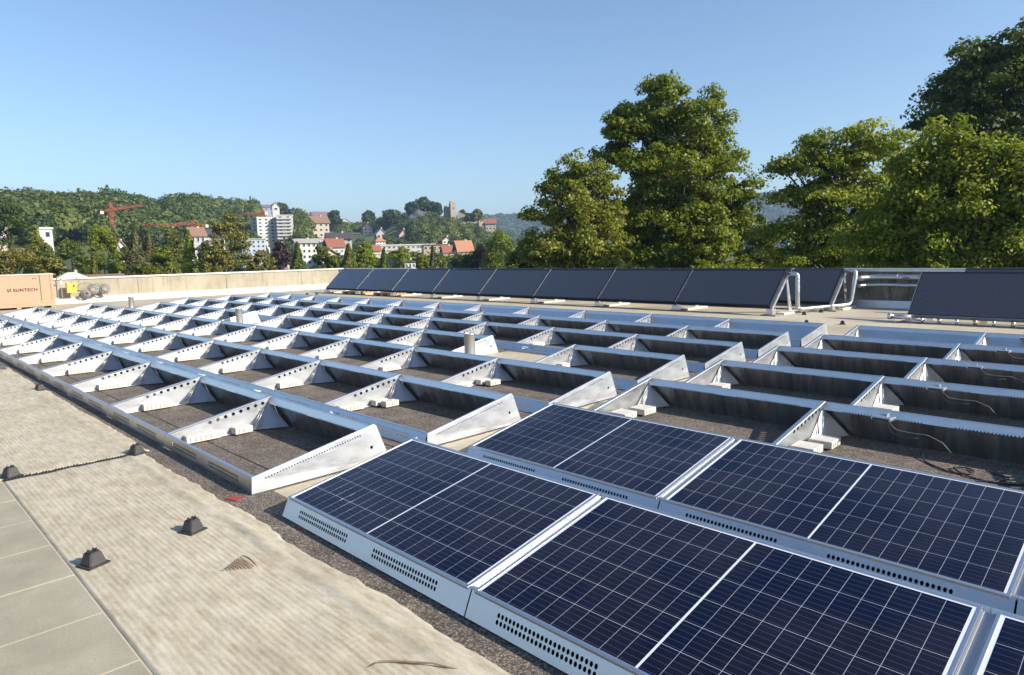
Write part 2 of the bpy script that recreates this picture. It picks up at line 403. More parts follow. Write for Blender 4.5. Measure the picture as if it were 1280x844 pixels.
def ground_under(px, D):
    p = at(px, 320, D); return (p.x, p.y, gz(p.x, p.y))

make_tree('broadleaf_tree', ground_under(848, 46), px_lobes(46, [
    (826, 142, 44, 42), (870, 152, 42, 44), (785, 160, 30, 26), (778, 150, 22, 16, -1), (800, 190, 40, 34), (765, 192, 25, 15), (884, 200, 40, 44, 1), (845, 215, 60, 50, -1), (918, 232, 30, 34), (800, 262, 34, 34, -1),
    (850, 285, 76, 52), (906, 276, 42, 46, 1), (800, 310, 36, 34), (868, 330, 72, 40, -1)]), FOL['green'],
    'tall dark green broadleaf tree rising alone behind the long collector row', nclump=640, leaves=175, leaf=.11, crad=.70, trunk_r=.42, fork=.14, wild=.075)
make_tree('broadleaf_tree', ground_under(728, 41), px_lobes(41, [
    (727, 218, 32, 28), (702, 232, 24, 22), (752, 226, 22, 26, 1), (690, 262, 26, 16), (665, 268, 14, 7), (725, 268, 40, 32), (760, 270, 22, 34, 1), (705, 305, 44, 32), (745, 312, 40, 34), (672, 316, 24, 22, 1)]), FOL['yellow'],
    'thin crowned tree with yellowing leaves left of the tall dark tree', nclump=330, leaves=95, leaf=.10, crad=.55, trunk_r=.22, surf=.3, fork=.3, wild=.18)
make_tree('locust_tree', ground_under(1072, 38), px_lobes(38, [
    (1075, 172, 40, 22), (1100, 190, 36, 30), (1020, 182, 36, 16), (988, 204, 26, 15), (1045, 205, 48, 26), (1000, 240, 34, 18), (1060, 245, 52, 30), (1110, 240, 44, 44, 1), (1020, 282, 46, 24), (978, 286, 26, 10), (1065, 300, 60, 36), (1010, 318, 50, 22)]), FOL['bright'],
    'spreading tree of layered feathery sprays right of the tall dark tree', nclump=330, leaves=140, leaf=.085, crad=.78, droop=.30, trunk_r=.26, surf=.35, flat=.30, wild=.16)
make_tree('leafy_tree', ground_under(1190, 29), px_lobes(29, [
    (1184, 174, 28, 22), (1140, 196, 26, 22), (1262, 196, 24, 18), (1160, 208, 36, 30), (1215, 200, 36, 30), (1258, 222, 42, 36), (1140, 250, 52, 48), (1200, 250, 62, 56), (1270, 262, 56, 56), (1110, 300, 50, 44), (1170, 310, 66, 46), (1240, 312, 66, 48), (1310, 240, 50, 60), (1330, 300, 60, 50)]), FOL['bright'],
    'broad light green tree with small airy leaves beside the parapet, far right', nclump=720, leaves=100, leaf=.075, crad=.46, trunk_r=.22, fork=.1, surf=.45, flat=.8, wild=.15)
make_tree('walnut_tree', ground_under(1275, 50), px_lobes(50, [
    (1276, 52, 36, 34), (1238, 58, 32, 30), (1212, 78, 26, 26), (1196, 112, 30, 22), (1250, 105, 54, 44), (1300, 90, 50, 60), (1172, 148, 30, 18), (1215, 148, 50, 32), (1280, 160, 70, 46), (1330, 160, 50, 60), (1250, 220, 90, 60), (1300, 290, 90, 60)]), FOL['dark'],
    'tallest dark tree towering behind the airy tree in the right corner', nclump=560, leaves=125, leaf=.12, crad=.78, droop=.35, trunk_r=.45, fork=.14, flat=.45, wild=.14)
make_tree('small_tree', ground_under(955, 60), px_lobes(60, [(948, 300, 20, 24), (962, 318, 24, 22), (940, 325, 18, 16)]), FOL['olive'],
    'small brownish green tree between the tall tree and the feathery one', nclump=90, leaves=70, leaf=.15, crad=.6, trunk_r=.16)
make_tree('bush', ground_under(668, 55), px_lobes(55, [(672, 318, 26, 24), (655, 328, 20, 18), (700, 325, 28, 18)]), FOL['dark'],
    'dark bush at the foot of the yellowing tree', cat='bush', nclump=110, leaves=80, leaf=.15, crad=.6, trunk_r=.14)

def clumpy_tree(name, px, top, wpx, bot, D, kind, m, label, group='trees beyond the roof parapet'):
    """mid-distance tree: crown of the photo's width and height at distance D, its trunk on the ground"""
    c = at(px, (top+bot)/2, D); d = ray(px, top); k = D/math.hypot(d[0], d[1])/F
    zt = at(px, top, D).z; g0 = gz(c.x, c.y); W = wpx*k/2*(1.3 if kind == 'cone' else 1); base = Vector((c.x, c.y, g0)); H = zt-g0
    T = empty(name, base, label=label, cat='tree', group=group)
    px_m = k; leaf = max(.10, 1.5*px_m); n = int(min(22000, 3600+1.35*W*H*2*(1.2/leaf**2)*.55))
    zlo = H*.22 if kind != 'cone' else H*.06
    if kind == 'cone':
        f = rng.random(n)**1.15; z = zt-g0-(H-zlo)*f; a = rng.random(n)*2*math.pi
        tier = .78+.22*np.abs(np.sin(f*15)); rad = W*np.minimum(1.15, .06+1.5*f)*tier*(.55+.45*rng.random(n)**.5)*(1+.16*np.sin(a*5+f*22))
        C = np.stack([rad*np.cos(a), rad*np.sin(a), z-rad*.12], 1); N = unit(np.stack([np.cos(a), np.sin(a), np.full(n, .7)], 1)+rng.normal(size=(n, 3))*.5)
        tint = rng.random(n)*.6+.4*(.5+.5*np.sin(a*3+f*14))
    else:
        nc = {'decid': 60, 'pine': 75}[kind]; dd = unit(rng.normal(size=(nc, 3))); dd[:, 2] = np.where(dd[:, 2] < -.5, -dd[:, 2], dd[:, 2])
        Cz = (H-zlo)*.5; cr_ = W*{'decid': .34, 'pine': .30}[kind]
        prof = .75+.25*rng.random(nc); cc = dd*np.array([W-cr_*.6, W-cr_*.6, Cz-cr_*.55])*prof[:, None]; cc[:, 2] += zlo+Cz
        cs = cr_*(.6+.6*rng.random(nc)); kk = rng.integers(0, nc, n); d2 = unit(rng.normal(size=(n, 3))); q = rng.random(n)**.33
        C = cc[kk]+d2*q[:, None]*cs[kk][:, None]*np.array([1, 1, .72 if kind == 'decid' else .5]); N = unit(d2*.9+rng.normal(size=(n, 3))*.5+np.array([0, 0, .18]))
        tint = rng.random(n)*.5+(rng.random(nc)*.5)[kk]
    size = leaf*(.6+.7*rng.random(n))
    link('crown', quads_mesh('crown', C, N, size, tint, m), None, T)
    b = B(); b.tube([(0, 0, 0), (.1, 0, H*.45), (0, .1, H*.85)], [max(.15, W*.07), W*.045, W*.015], 7)
    if kind != 'cone':
        for q in range(6):
            a = q*1.05+random.random(); e = (math.cos(a)*W*.6, math.sin(a)*W*.6, zlo+(H-zlo)*random.uniform(.3, .75)); b.tube([(0, 0, zlo*.9+H*.1*random.random()), e], [W*.03, W*.01], 5, cap=False)
    b.obj('trunk', BARK, T); return T

MID = [ # px, top, width, bottom, distance, kind, material, label
 (10, 243, 52, 330, 150, 'decid', 'deep', 'tall dark green tree at the left edge of the picture'),
 (18, 294, 74, 345, 70, 'pine', 'pine', 'broad light pine directly behind the wooden crate'),
 (62, 312, 46, 345, 66, 'pine', 'pine', 'low pine just right of the wooden crate'),
 (42, 280, 22, 300, 190, 'decid', 'bright', 'small bright tree left of the white flat block'),
 (50, 297, 40, 345, 150, 'decid', 'olive', 'olive tree in front of the white flat block'),
 (257, 300, 26, 340, 104, 'decid', 'dark', 'dark tree right behind the pointed cypress'),
 (58, 301, 24, 345, 140, 'decid', 'dark', 'dark tree right below the white flat block'),
 (262, 312, 34, 340, 120, 'decid', 'olive', 'olive tree between the pointed cypress and the big pine'),
 (156, 306, 24, 340, 125, 'decid', 'dark', 'small dark tree between the rounded tree and the spruces'),
 (88, 292, 40, 340, 130, 'decid', 'dark', 'dark shaded tree above the pale hipped roof'),
 (128, 280, 44, 340, 118, 'decid', 'green', 'rounded green tree under the mast of the leftmost crane'),
 (117, 316, 20, 342, 84, 'cone', 'olive', 'small olive conifer in front of the rounded green tree'),
 (170, 284, 36, 340, 112, 'cone', 'spruce', 'brownish spruce, left one of a close pair'),
 (187, 288, 32, 340, 116, 'cone', 'spruce', 'brownish spruce, right one of a close pair'),
 (204, 302, 34, 340, 104, 'decid', 'green', 'fresh green tree between the spruces and the pointed cypress'),
 (215, 284, 30, 318, 175, 'decid', 'olive', 'olive tree under the low crane jib'),
 (237, 288, 30, 340, 96, 'cone', 'bright', 'pointed bright cypress under the low crane mast'),
 (217, 328, 30, 340, 78, 'decid', 'yellow', 'low yellow green bush behind the parapet'),
 (178, 322, 40, 340, 88, 'decid', 'olive', 'low olive bush below the pair of spruces'),
 (287, 262, 54, 340, 92, 'pine', 'pine', 'big golden green pine left of the white tower block'),
 (272, 300, 46, 340, 90, 'pine', 'pine', 'lower spreading pine left of the big golden one'),
 (328, 309, 42, 340, 88, 'pine', 'pine', 'smaller golden pine right of the big one'),
 (352, 298, 28, 338, 140, 'decid', 'copper', 'dark copper leaved tree below the white tower block'),
 (372, 303, 28, 340, 116, 'cone', 'dark', 'dark green conifer left of the white apartment house'),
 (402, 305, 28, 340, 132, 'decid', 'dark', 'mid green tree right of the white apartment house'),
 (418, 316, 16, 338, 130, 'decid', 'bright', 'slim bright tree beside the red roofs'),
 (436, 305, 30, 340, 125, 'cone', 'olive', 'olive cone shaped tree, left of two in the middle of town'),
 (457, 300, 28, 340, 128, 'decid', 'bright', 'light green birch, right of two in the middle of town'),
 (480, 311, 22, 340, 120, 'cone', 'dark', 'small dark conifer left of the bright round tree'),
 (500, 305, 32, 336, 150, 'decid', 'bright', 'bright round tree behind the low grey roofed house'),
 (528, 315, 20, 338, 118, 'decid', 'yellow', 'yellow green tree right of the low grey roofed house'),
 (541, 308, 14, 338, 120, 'cone', 'spruce', 'thin brown conifer behind the collectors'),
 (553, 318, 15, 338, 116, 'decid', 'yellow', 'small yellow green tree right of the thin brown conifer'),
 (580, 316, 36, 338, 140, 'decid', 'deep', 'low deep green tree below the big orange roof'),
 (601, 304, 28, 338, 138, 'decid', 'copper', 'dark purple tree left of the round green tree'),
 (623, 287, 46, 338, 132, 'decid', 'green', 'large round green tree below the castle hill'),
 (648, 312, 26, 338, 120, 'decid', 'dark', 'dark tree left of the yellowing roadside tree'),
]
for a in MID: clumpy_tree({'pine': 'pine_tree', 'cone': 'conifer', 'decid': 'broadleaf_tree'}[a[5]], a[0], a[1], a[2], a[3], a[4], a[5], FOL[a[6]], a[7])

def wood(name, zones, m, leaf, nq, keepout=(), label=None):
    """far-off wood: crowns standing on the terrain merged into one mass"""
    Cs, Ns, Ss, Ts = [], [], [], []
    for az0, az1, r0, r1, cnt, cr0, cr1, h in zones:
        for _ in range(cnt):
            az = random.uniform(az0, az1); r = math.sqrt(random.uniform(r0*r0, r1*r1)); x, y = pol(az, r); z = gz(x, y)
            if any(abs(az-k[0]) < k[1] and k[2] < r < k[3] for k in keepout): continue
            cr = random.uniform(cr0, cr1); hh_ = h*random.uniform(.7, 1.15); n = int(nq*random.uniform(.7, 1.2))
            d = unit(rng.normal(size=(n, 3))); d[:, 2] = np.abs(d[:, 2])*1.0-.25*(rng.random(n) < .3)
            nb = 7; bd = unit(rng.normal(size=(nb, 3))); lump = 1+.30*np.max(d@bd.T, axis=1)**3*rng.choice([1, .4], n)-.12
            C = d*lump[:, None]*np.array([cr, cr, hh_*.55])*(.86+.16*rng.random(n))[:, None]+np.array([x, y, z+hh_*.45])
            Cs.append(C); Ns.append(unit(d+rng.normal(size=(n, 3))*.38)); Ss.append(leaf*(.6+.8*rng.random(n))*cr/6.)
            Ts.append(np.clip(random.random()*.75+rng.random(n)*.3, 0, 1))
    o = link(name, quads_mesh(name, np.concatenate(Cs), np.concatenate(Ns), np.concatenate(Ss), np.concatenate(Ts), m), None)
    props(o, label=label, kind='stuff', cat='wood'); return o
# gaps where houses, rock and the vineyard show
KEEP = []
def keep_px(x0, x1, r0, r1): KEEP.append(((azof(x0)+azof(x1))/2, abs(azof(x0)-azof(x1))/2, r0, r1))
keep_px(436, 502, 440, 590); keep_px(200, 216, 420, 540); keep_px(322, 370, 300, 640); keep_px(384, 420, 330, 600); keep_px(548, 624, 495, 640); keep_px(508, 542, 497, 560)
# ------------------------------------------------------------------ houses of the town
def hmat(n, c, r=.85): return noisy(n, tuple(q*.88 for q in c), c, .6, r)
HW = {'white': hmat('render_white', (.54, .53, .50)), 'cream': hmat('render_cream', (.46, .39, .29)), 'grey': hmat('render_grey', (.38, .38, .38)), 'pink': hmat('render_pink', (.50, .38, .30)), 'stone': hmat('castle_stone', (.34, .29, .22)), 'brown': hmat('timber_brown', (.16, .10, .07)), 'blue': hmat('render_bluegrey', (.40, .46, .55))}
HR = {'red': hmat('tiles_red', (.25, .095, .06)), 'orange': hmat('tiles_orange', (.40, .185, .11)), 'brown': hmat('tiles_brown', (.22, .13, .09)), 'dark': hmat('slates_dark', (.06, .055, .06)), 'grey': hmat('sheet_grey', (.33, .32, .31)), 'white': hmat('flat_roof_white', (.60, .58, .54))}
PANE = mat('window_dark', (.03, .035, .045), .15); SHUT = mat('window_frame_white', (.6, .6, .58), .5)
def house(px, base_y, wpx, hpx, roof, rc, wc, label, D=None, rpx=6, floors=2, cols=3, depth=.8, turn=.35, name='house', group='houses of the town', chim=True, balcony=False, cat='house'):
    """front face is wpx wide and hpx high as seen; stands on the terrain"""
    if D is None: P, D = hit(px, base_y)
    else: P = at(px, base_y, D)
    g0 = gz(P.x, P.y); k = D/F; W = wpx*k; H = hpx*k; zb = P.z
    if D > 180: KEEP.append((azof(px), math.degrees((wpx*.5+3)/F), D-40, D+depth*W+5))
    az = math.atan2(P.y-CAM[1], P.x-CAM[0]); rz = az-math.pi/2+turn
    T = empty(name, (P.x, P.y, zb), rz, label=label, cat=cat, group=group)
    Dp = W*depth; low = min(0, g0-zb)-1.5
    b = B(); b.box(-W/2, W/2, 0, Dp, low, H)
    if roof == 'gable': b.prism([(0, H), (Dp, H), (Dp/2, H+rpx*k)], -W/2, W/2, 'x') if False else b.prism([(-W/2, H), (W/2, H), (0, H+rpx*k*.97)], .02, Dp-.02, 'y')
    b.obj('wall', HW[wc], T)
    o_ = .06*W+.25; b = B(); Rh = rpx*k
    if roof == 'gable':
        t = .35
        b.prism([(-W/2-o_, H-o_*Rh/(W/2)), (0, H+Rh), (W/2+o_, H-o_*Rh/(W/2)), (W/2+o_, H-o_*Rh/(W/2)+t), (0, H+Rh+t), (-W/2-o_, H-o_*Rh/(W/2)+t)], -o_, Dp+o_, 'y')
    elif roof == 'side':
        t = .35; s_ = Rh/(Dp/2)
        b.prism([(-o_, H-o_*s_), (Dp/2, H+Rh), (Dp+o_, H-o_*s_), (Dp+o_, H-o_*s_+t), (Dp/2, H+Rh+t), (-o_, H-o_*s_+t)], -W/2-o_, W/2+o_, 'x')
    elif roof == 'hip':
        a = [(-W/2-o_, -o_, H), (W/2+o_, -o_, H), (W/2+o_, Dp+o_, H), (-W/2-o_, Dp+o_, H)]; q = max(0, W/2-Dp/2)+.1
        r1, r2 = (-q, Dp/2, H+Rh), (q, Dp/2, H+Rh)
        b.poly([a[0], a[1], r2, r1]); b.poly([a[1], a[2], r2]); b.poly([a[2], a[3], r1, r2]); b.poly([a[3], a[0], r1]); b.poly(a[::-1])
    else:
        b.box(-W/2-.3, W/2+.3, -.3, Dp+.3, H+.003, H+.5)
    R = b.obj('roof', HR[rc], T)
    if chim and roof != 'flat': B().box(W*.12, W*.12+min(.8, 2.2*k), Dp*.45, Dp*.45+min(.8, 2.2*k), H+Rh*.3, H+Rh+min(1.3, 2.6*k)).obj('chimney', HW['cream'], R)
    wd, wh = W/cols*.42, H/floors*.45
    wins = B(); 
    for i in range(floors):
        for j in range(cols):
            x = -W/2+W*(j+.5)/cols; z = H*(i+.5)/floors
            fr_ = B(); t = wd*.12
            for (x0, x1, z0, z1) in ((x-wd/2-t, x-wd/2, z-wh/2-t, z+wh/2+t), (x+wd/2, x+wd/2+t, z-wh/2-t, z+wh/2+t), (x-wd/2, x+wd/2, z+wh/2, z+wh/2+t), (x-wd/2, x+wd/2, z-wh/2-t, z-wh/2)): fr_.box(x0, x1, -.12, .02, z0, z1)
            Fo = fr_.obj('window', SHUT, T); B().box(x-wd/2, x+wd/2, -.05, .03, z-wh/2, z+wh/2).obj('pane', PANE, Fo)
    # side windows as one row of panes
    for i in range(floors):
        z = H*(i+.5)/floors
        for s_ in (-1, 1):
            Fo = B().box(min(s_*W/2, s_*(W/2+.1)), max(s_*W/2, s_*(W/2+.1)), Dp*.4-wd/2, Dp*.4+wd/2, z-wh/2, z+wh/2).obj('window', PANE, T)
    if balcony:
        for i in range(1, floors): B().box(-W*.5, W*.5, -1.3, -.15, H*i/floors-.15, H*i/floors+.75).obj('balcony', HW['white'], T)
    return T

TB = house(338, 303, 30, 28, 'flat', 'white', 'white', 'white residential tower block above the golden pines, its lower left wing', D=430, floors=7, cols=4, turn=.5, name='tower_block', depth=.5, chim=False, cat='apartment block')
house(357, 303, 17, 31, 'flat', 'white', 'white', 'white tower block wing with stacked balconies facing the town', D=425, floors=8, cols=2, turn=-.1, name='tower_block', depth=.9, chim=False, balcony=True, cat='apartment block')
house(385, 339, 24, 34, 'side', 'grey', 'white', 'white apartment house of five storeys between two dark trees', D=215, rpx=3, floors=5, cols=4, turn=.3, name='apartment_house', depth=.6, cat='apartment block')
house(318, 316, 26, 15, 'flat', 'grey', 'blue', 'bluish white office building glimpsed between the golden pines', D=300, floors=3, cols=5, chim=False, turn=.1, name='office_building', cat='office')
house(392, 306, 42, 6, 'flat', 'white', 'white', 'long white flat roofed hall left of the dark slate roof', D=330, floors=1, cols=7, chim=False, turn=.05, depth=.3, name='hall', cat='hall')
house(336, 264, 22, 5, 'side', 'brown', 'grey', 'wide pale villa on the ridge above the tower block', rpx=3, floors=1, cols=4, turn=.1)
house(345, 264, 8, 5, 'gable', 'grey', 'white', 'white gabled annex at the right end of the ridge villa', rpx=5, floors=1, cols=1, turn=.1, D=560)
house(374, 282, 8, 8, 'gable', 'brown', 'white', 'small white house right of the tower block', rpx=4, cols=2)
house(403, 276, 20, 6, 'side', 'red', 'cream', 'large villa with a long red roof near the top of the slope', rpx=5, floors=1, cols=4)
house(402, 297, 20, 18, 'side', 'brown', 'cream', 'tall cream house with broad brown eaves below the red roofed villa', rpx=7, floors=3, cols=3)
house(432, 288, 15, 9, 'gable', 'orange', 'white', 'white house with twin orange gables under the vineyard', rpx=5, cols=2)
house(460, 293, 11, 8, 'gable', 'red', 'white', 'small white house with a red gable right under the vineyard', rpx=5, cols=2)
house(477, 303, 12, 10, 'gable', 'grey', 'grey', 'grey gabled house at the foot of the castle hill', rpx=6, cols=2)
house(425, 304, 28, 6, 'side', 'dark', 'grey', 'long house under a dark slate roof', rpx=6, floors=1, cols=4, turn=.1, D=320)
house(421, 316, 20, 8, 'side', 'red', 'white', 'house with a bright red tiled roof, the larger of the town middle', rpx=8, D=250)
house(414, 334, 20, 14, 'gable', 'brown', 'cream', 'cream gabled house low behind the cone shaped tree', rpx=7, D=210)
house(470, 320, 12, 7, 'side', 'red', 'cream', 'small house with a red roof left of the small dark conifer', rpx=5, D=240)
house(476, 307, 12, 5, 'hip', 'orange', 'white', 'small white house with an orange hipped roof by the long white hall', rpx=5, D=300)
house(508, 311, 70, 4, 'flat', 'white', 'white', 'very long low white building running across the town', D=290, floors=1, cols=12, chim=False, turn=.05, depth=.16, name='hall', cat='hall')
house(544, 313, 28, 6, 'flat', 'brown', 'pink', 'brownish flat roofed building right of the long white one', D=290, floors=1, cols=5, chim=False, turn=.05, depth=.4, name='hall', cat='hall')
house(505, 303, 13, 8, 'gable', 'brown', 'cream', 'house with steep brown gable below the rock', rpx=7, cols=2)
house(559, 308, 12, 7, 'gable', 'red', 'white', 'small red gabled house below the castle wall', rpx=4, cols=2)
house(561, 321, 13, 6, 'side', 'red', 'white', 'low house with a plain red roof left of the orange roof', rpx=7, D=260)
house(582, 318, 19, 5, 'side', 'orange', 'white', 'big house with a bright orange roof in front of the castle hill', rpx=11, D=240, floors=1, cols=4, depth=.9)
house(513, 336, 14, 8, 'hip', 'dark', 'white', 'white house with a dark hipped roof just behind the collectors', rpx=3, D=150, floors=1)
house(499, 337, 16, 6, 'side', 'grey', 'cream', 'low annex with a grey roof left of the dark hipped roof', rpx=4, D=152, floors=1, turn=.1)
house(54, 300, 17, 11, 'flat', 'white', 'white', 'white flat roofed block above the light pine on the left', D=240, floors=1, cols=2, chim=False, turn=.1, depth=.6, cat='block')
house(2, 300, 9, 11, 'flat', 'grey', 'cream', 'pale building cut by the left edge of the picture', D=230, floors=1, cols=1, chim=False)
house(208, 270, 7, 7, 'gable', 'red', 'white', 'lone white house half way up the wooded hill', rpx=4, cols=1)
house(249, 318, 16, 22, 'side', 'brown', 'grey', 'grey house with a brown roof behind the pointed cypress', D=180, rpx=7)
house(266, 326, 20, 14, 'gable', 'brown', 'white', 'white gabled house hidden left of the big golden pine', D=150, rpx=7)
house(250, 296, 16, 4, 'flat', 'white', 'white', 'white canopy roofed building beside the low crane', D=280, floors=1, chim=False, cols=2)
house(268, 303, 24, 8, 'side', 'dark', 'grey', 'dark roofed house behind the pointed cypress', D=250, rpx=6)
house(152, 325, 8, 15, 'gable', 'brown', 'white', 'narrow white gable between the rounded tree and the spruces', D=160, rpx=5, cols=1)
house(92, 355, 24, 5, 'hip', 'white', 'white', 'house with a pale hipped roof just behind the parapet', D=64, rpx=7, floors=1, turn=.1)
house(127, 361, 36, 7, 'side', 'brown', 'white', 'house with a long brown roof peeping over the parapet', D=68, rpx=4, floors=1, turn=.05)
house(361, 349, 14, 5, 'hip', 'red', 'cream', 'pointed red brown roof peeping over the parapet', D=95, rpx=9, floors=1, cols=2, depth=1)
house(642, 330, 20, 12, 'side', 'brown', 'cream', 'cream house half hidden behind the round green tree', D=230, rpx=5)

# castle ruin
def stone_tower(px, base_y, wpx, hpx, D, label, name='castle_tower', cut=0, broken=True):
    P = at(px, base_y, D); k = D/F; W = wpx*k; H = hpx*k; low = min(0, gz(P.x, P.y)-P.z)-3
    KEEP.append((azof(px), math.degrees((wpx*.5+3)/F), D-22, D+10))
    T = empty(name, P, math.atan2(P.y-CAM[1], P.x-CAM[0])-math.pi/2+.3, label=label, cat='tower')
    b = B(); b.box(-W/2, W/2, 0, W, low, H*.86)
    if broken:
        b.box(-W/2, -W*.05, .003, W*.5, H*.86, H); b.box(W*.2, W/2, W*.4, W, H*.86, H*.93)
    else:
        for i in range(3): b.box(-W/2+W*i*.4, -W/2+W*i*.4+W*.2, .003, .8, H*.86, H)
    b.obj('masonry', HW['stone'], T); Fo = B().box(-W*.08, W*.08, -.05, .3, H*.5, H*.62).obj('window', PANE, T)
    return T
stone_tower(567, 272, 7, 20, 520, 'tall ruined keep, highest of the castle')
stone_tower(559.5, 270, 6, 12, 524, 'lower ruined stump left of the keep')
stone_tower(570, 290, 9, 14, 500, 'pale square tower in the lower castle wall', broken=False)
stone_tower(603, 288, 8, 12, 500, 'square gate tower beside the red roofed castle house', broken=False)
house(613.5, 288, 13, 9, 'side', 'red', 'stone', 'castle house with a red roof at the right end of the ruin', D=500, rpx=5, floors=2, cols=3, name='castle_house', turn=.1, chim=False, cat='castle building')
def castle_wall(x0, y0, x1, y1, hpx, D, label):
    a, c = at(x0, y0, D), at(x1, y1, D); k = D/F; T = empty('castle_wall', a, label=label, cat='wall')
    b = B(); v = c-a; n = 8; h = hpx*k; side = Vector((-v.y, v.x, 0)).normalized()*1.2
    for i in range(n):
        p, q = v*(i/n), v*((i+1)/n); jj = h*(1+.12*math.sin(i*2.3)); lo = Vector((0, 0, -9))
        b.bm.verts.ensure_lookup_table()
        vs = [b.bm.verts.new(t) for t in (p+lo, q+lo, q+lo+side, p+lo+side, p+Vector((0, 0, jj)), q+Vector((0, 0, jj)), q+Vector((0, 0, jj))+side, p+Vector((0, 0, jj))+side)]
        for f in ((0, 1, 2, 3), (4, 5, 6, 7), (0, 1, 5, 4), (1, 2, 6, 5), (2, 3, 7, 6), (3, 0, 4, 7)): b.bm.faces.new([vs[t] for t in f])
    b.obj('masonry', HW['stone'], T)
castle_wall(550, 281, 566, 282, 4, 502, 'ruined curtain wall left of the pale square tower')
castle_wall(575, 282, 600, 281, 4, 502, 'ruined curtain wall between the two square towers')
castle_wall(572, 268, 582, 273, 4, 520, 'broken inner wall right of the keep')
# rock outcrop
P = at(525, 279, 520); b = B(); r = bmesh.ops.create_icosphere(b.bm, subdivisions=4, radius=1)
for v in r['verts']:
    q = v.co.copy(); s_ = 1+.16*noise.noise(q*2.1)+.07*noise.noise(q*6)
    v.co = Vector((q.x*11*s_, q.y*8*s_, q.z*9.0*s_))
o = b.obj('rock_outcrop', noisy('grey_cliff', (.060, .066, .078), (.12, .12, .13), .25, .95, .6, .8), None, P, (0, 0, azof(524)*math.pi/180-math.pi/2))
props(o, 'bare grey rock knoll crowned with trees left of the castle', 'rock')
for a in [(516, 250, 21, 268, 528, 'decid', 'deep', 'dark tree on top of the rock knoll, left of three'), (529, 246, 24, 268, 530, 'decid', 'deep', 'dark tree on top of the rock knoll, middle of three'), (543, 251, 20, 270, 528, 'decid', 'deep', 'dark tree on top of the rock knoll, right of three'),
          (548, 254, 9, 280, 522, 'decid', 'deep', 'slender tree between the rock knoll and the keep'), (597, 260, 15, 280, 515, 'decid', 'green', 'round tree standing right of the keep'), (578, 262, 8, 272, 523, 'decid', 'deep', 'small tree right beside the keep'),
          (490, 262, 24, 282, 575, 'decid', 'deep', 'dark tree at the right end of the vineyard'), (418, 262, 18, 280, 560, 'decid', 'deep', 'dark tree behind the red roofed villa'), (461, 263, 18, 276, 640, 'decid', 'deep', 'tree on the skyline above the vineyard'),
          (350, 252, 22, 270, 580, 'decid', 'deep', 'tree rising behind the ridge villa'), (586, 266, 12, 280, 516, 'decid', 'dark', 'dark bush between the keep and the round tree')]:
    clumpy_tree('broadleaf_tree', a[0], a[1], a[2], a[3], a[4], a[5], FOL[a[6]], a[7], group='trees on the castle hill')

# cranes
CR = mat('crane_red', (.42, .085, .055), .6); CW = mat('crane_counterweight', (.6, .6, .58), .7)
def truss(b, p, q, s, n, th):
    p, q = Vector(p), Vector(q); d = (q-p).normalized(); a = d.orthogonal().normalized(); c = d.cross(a)
    cs = [a*s+c*s, a*s-c*s, -a*s-c*s, -a*s+c*s]
    for e in cs: b.tube([p+e, q+e], th, 4)
    for i in range(n):
        f0, f1 = p.lerp(q, i/n), p.lerp(q, (i+1)/n)
        for k in range(4): b.tube([f0+cs[k], f1+cs[(k+1) % 4]], th*.7, 4)
def crane(px, jib_y, top_y, tip, ctr, D, label):
    P = at(px, jib_y, D); zt = at(px, top_y, D).z; g0 = gz(P.x, P.y); T = empty('tower_crane', (P.x, P.y, g0), label=label, cat='crane', group='red cranes over the town')
    H = P.z-g0; k = D/F; q_ = D/420; b = B(); truss(b, (0, 0, 0), (0, 0, H), .6*q_, int(H/3), .10*q_); b.obj('mast', CR, T)
    b = B(); truss(b, (0, 0, H), (0, 0, zt-g0), .5*q_, 3, .12*q_); b.obj('tower_head', CR, T)
    e = at(tip[0], tip[1], D*tip[2])-Vector((P.x, P.y, g0)); c = at(ctr[0], ctr[1], D)-Vector((P.x, P.y, g0))
    b = B(); truss(b, (0, 0, H+.5), e, .42*q_, 16, .07*q_); b.tube([(0, 0, zt-g0), Vector((0, 0, H)).lerp(e, .6)], .07, 4); b.obj('jib', CR, T)
    b = B(); truss(b, (0, 0, H+.5), c, .45*q_, 4, .1*q_); J = b.obj('counter_jib', CR, T)
    B().box(c.x-.75*q_, c.x+.75*q_, c.y-.75*q_, c.y+.75*q_, c.z-1.1*q_, c.z+.4*q_).obj('counterweight', CW, J)
crane(139, 264, 254, (179, 256, 1.05), (127, 265), 330, 'red tower crane with a rising jib in front of the wooded hill')
crane(241, 282, 276, (178, 282, 1.0), (258, 282), 260, 'red tower crane with a level jib, low beside the pointed cypress')
crane(329, 267, 262, (300, 268, 1.0), (332, 266), 452, 'red crane whose jib shows between the big pine and the tower block')

# ------------------------------------------------------------------ woods
wood('hill_wood', [(143.5, 152, 592, 660, 210, 4, 7, 9), (152, 180, 330, 640, 1500, 5, 8.5, 15), (150, 154, 430, 650, 90, 4, 7, 11)], FOL['wood'], .85, 360, KEEP, 'mixed dark wood covering the long hill on the left')
wood('town_wood', [(134.5, 151.5, 180, 236, 150, 3.2, 5, 10), (133, 152, 240, 640, 900, 3, 5.5, 8.5), (134, 146, 400, 545, 260, 2.5, 4.5, 6)], FOL['wood'], .85, 300, KEEP, 'garden trees and thickets covering the castle hill and town slope')
wood('distant_wood', [(88, 142, 1500, 2700, 2600, 16, 26, 20)], FOL['far'], 1.5, 60, (), 'wood on the blue hills far beyond the town')

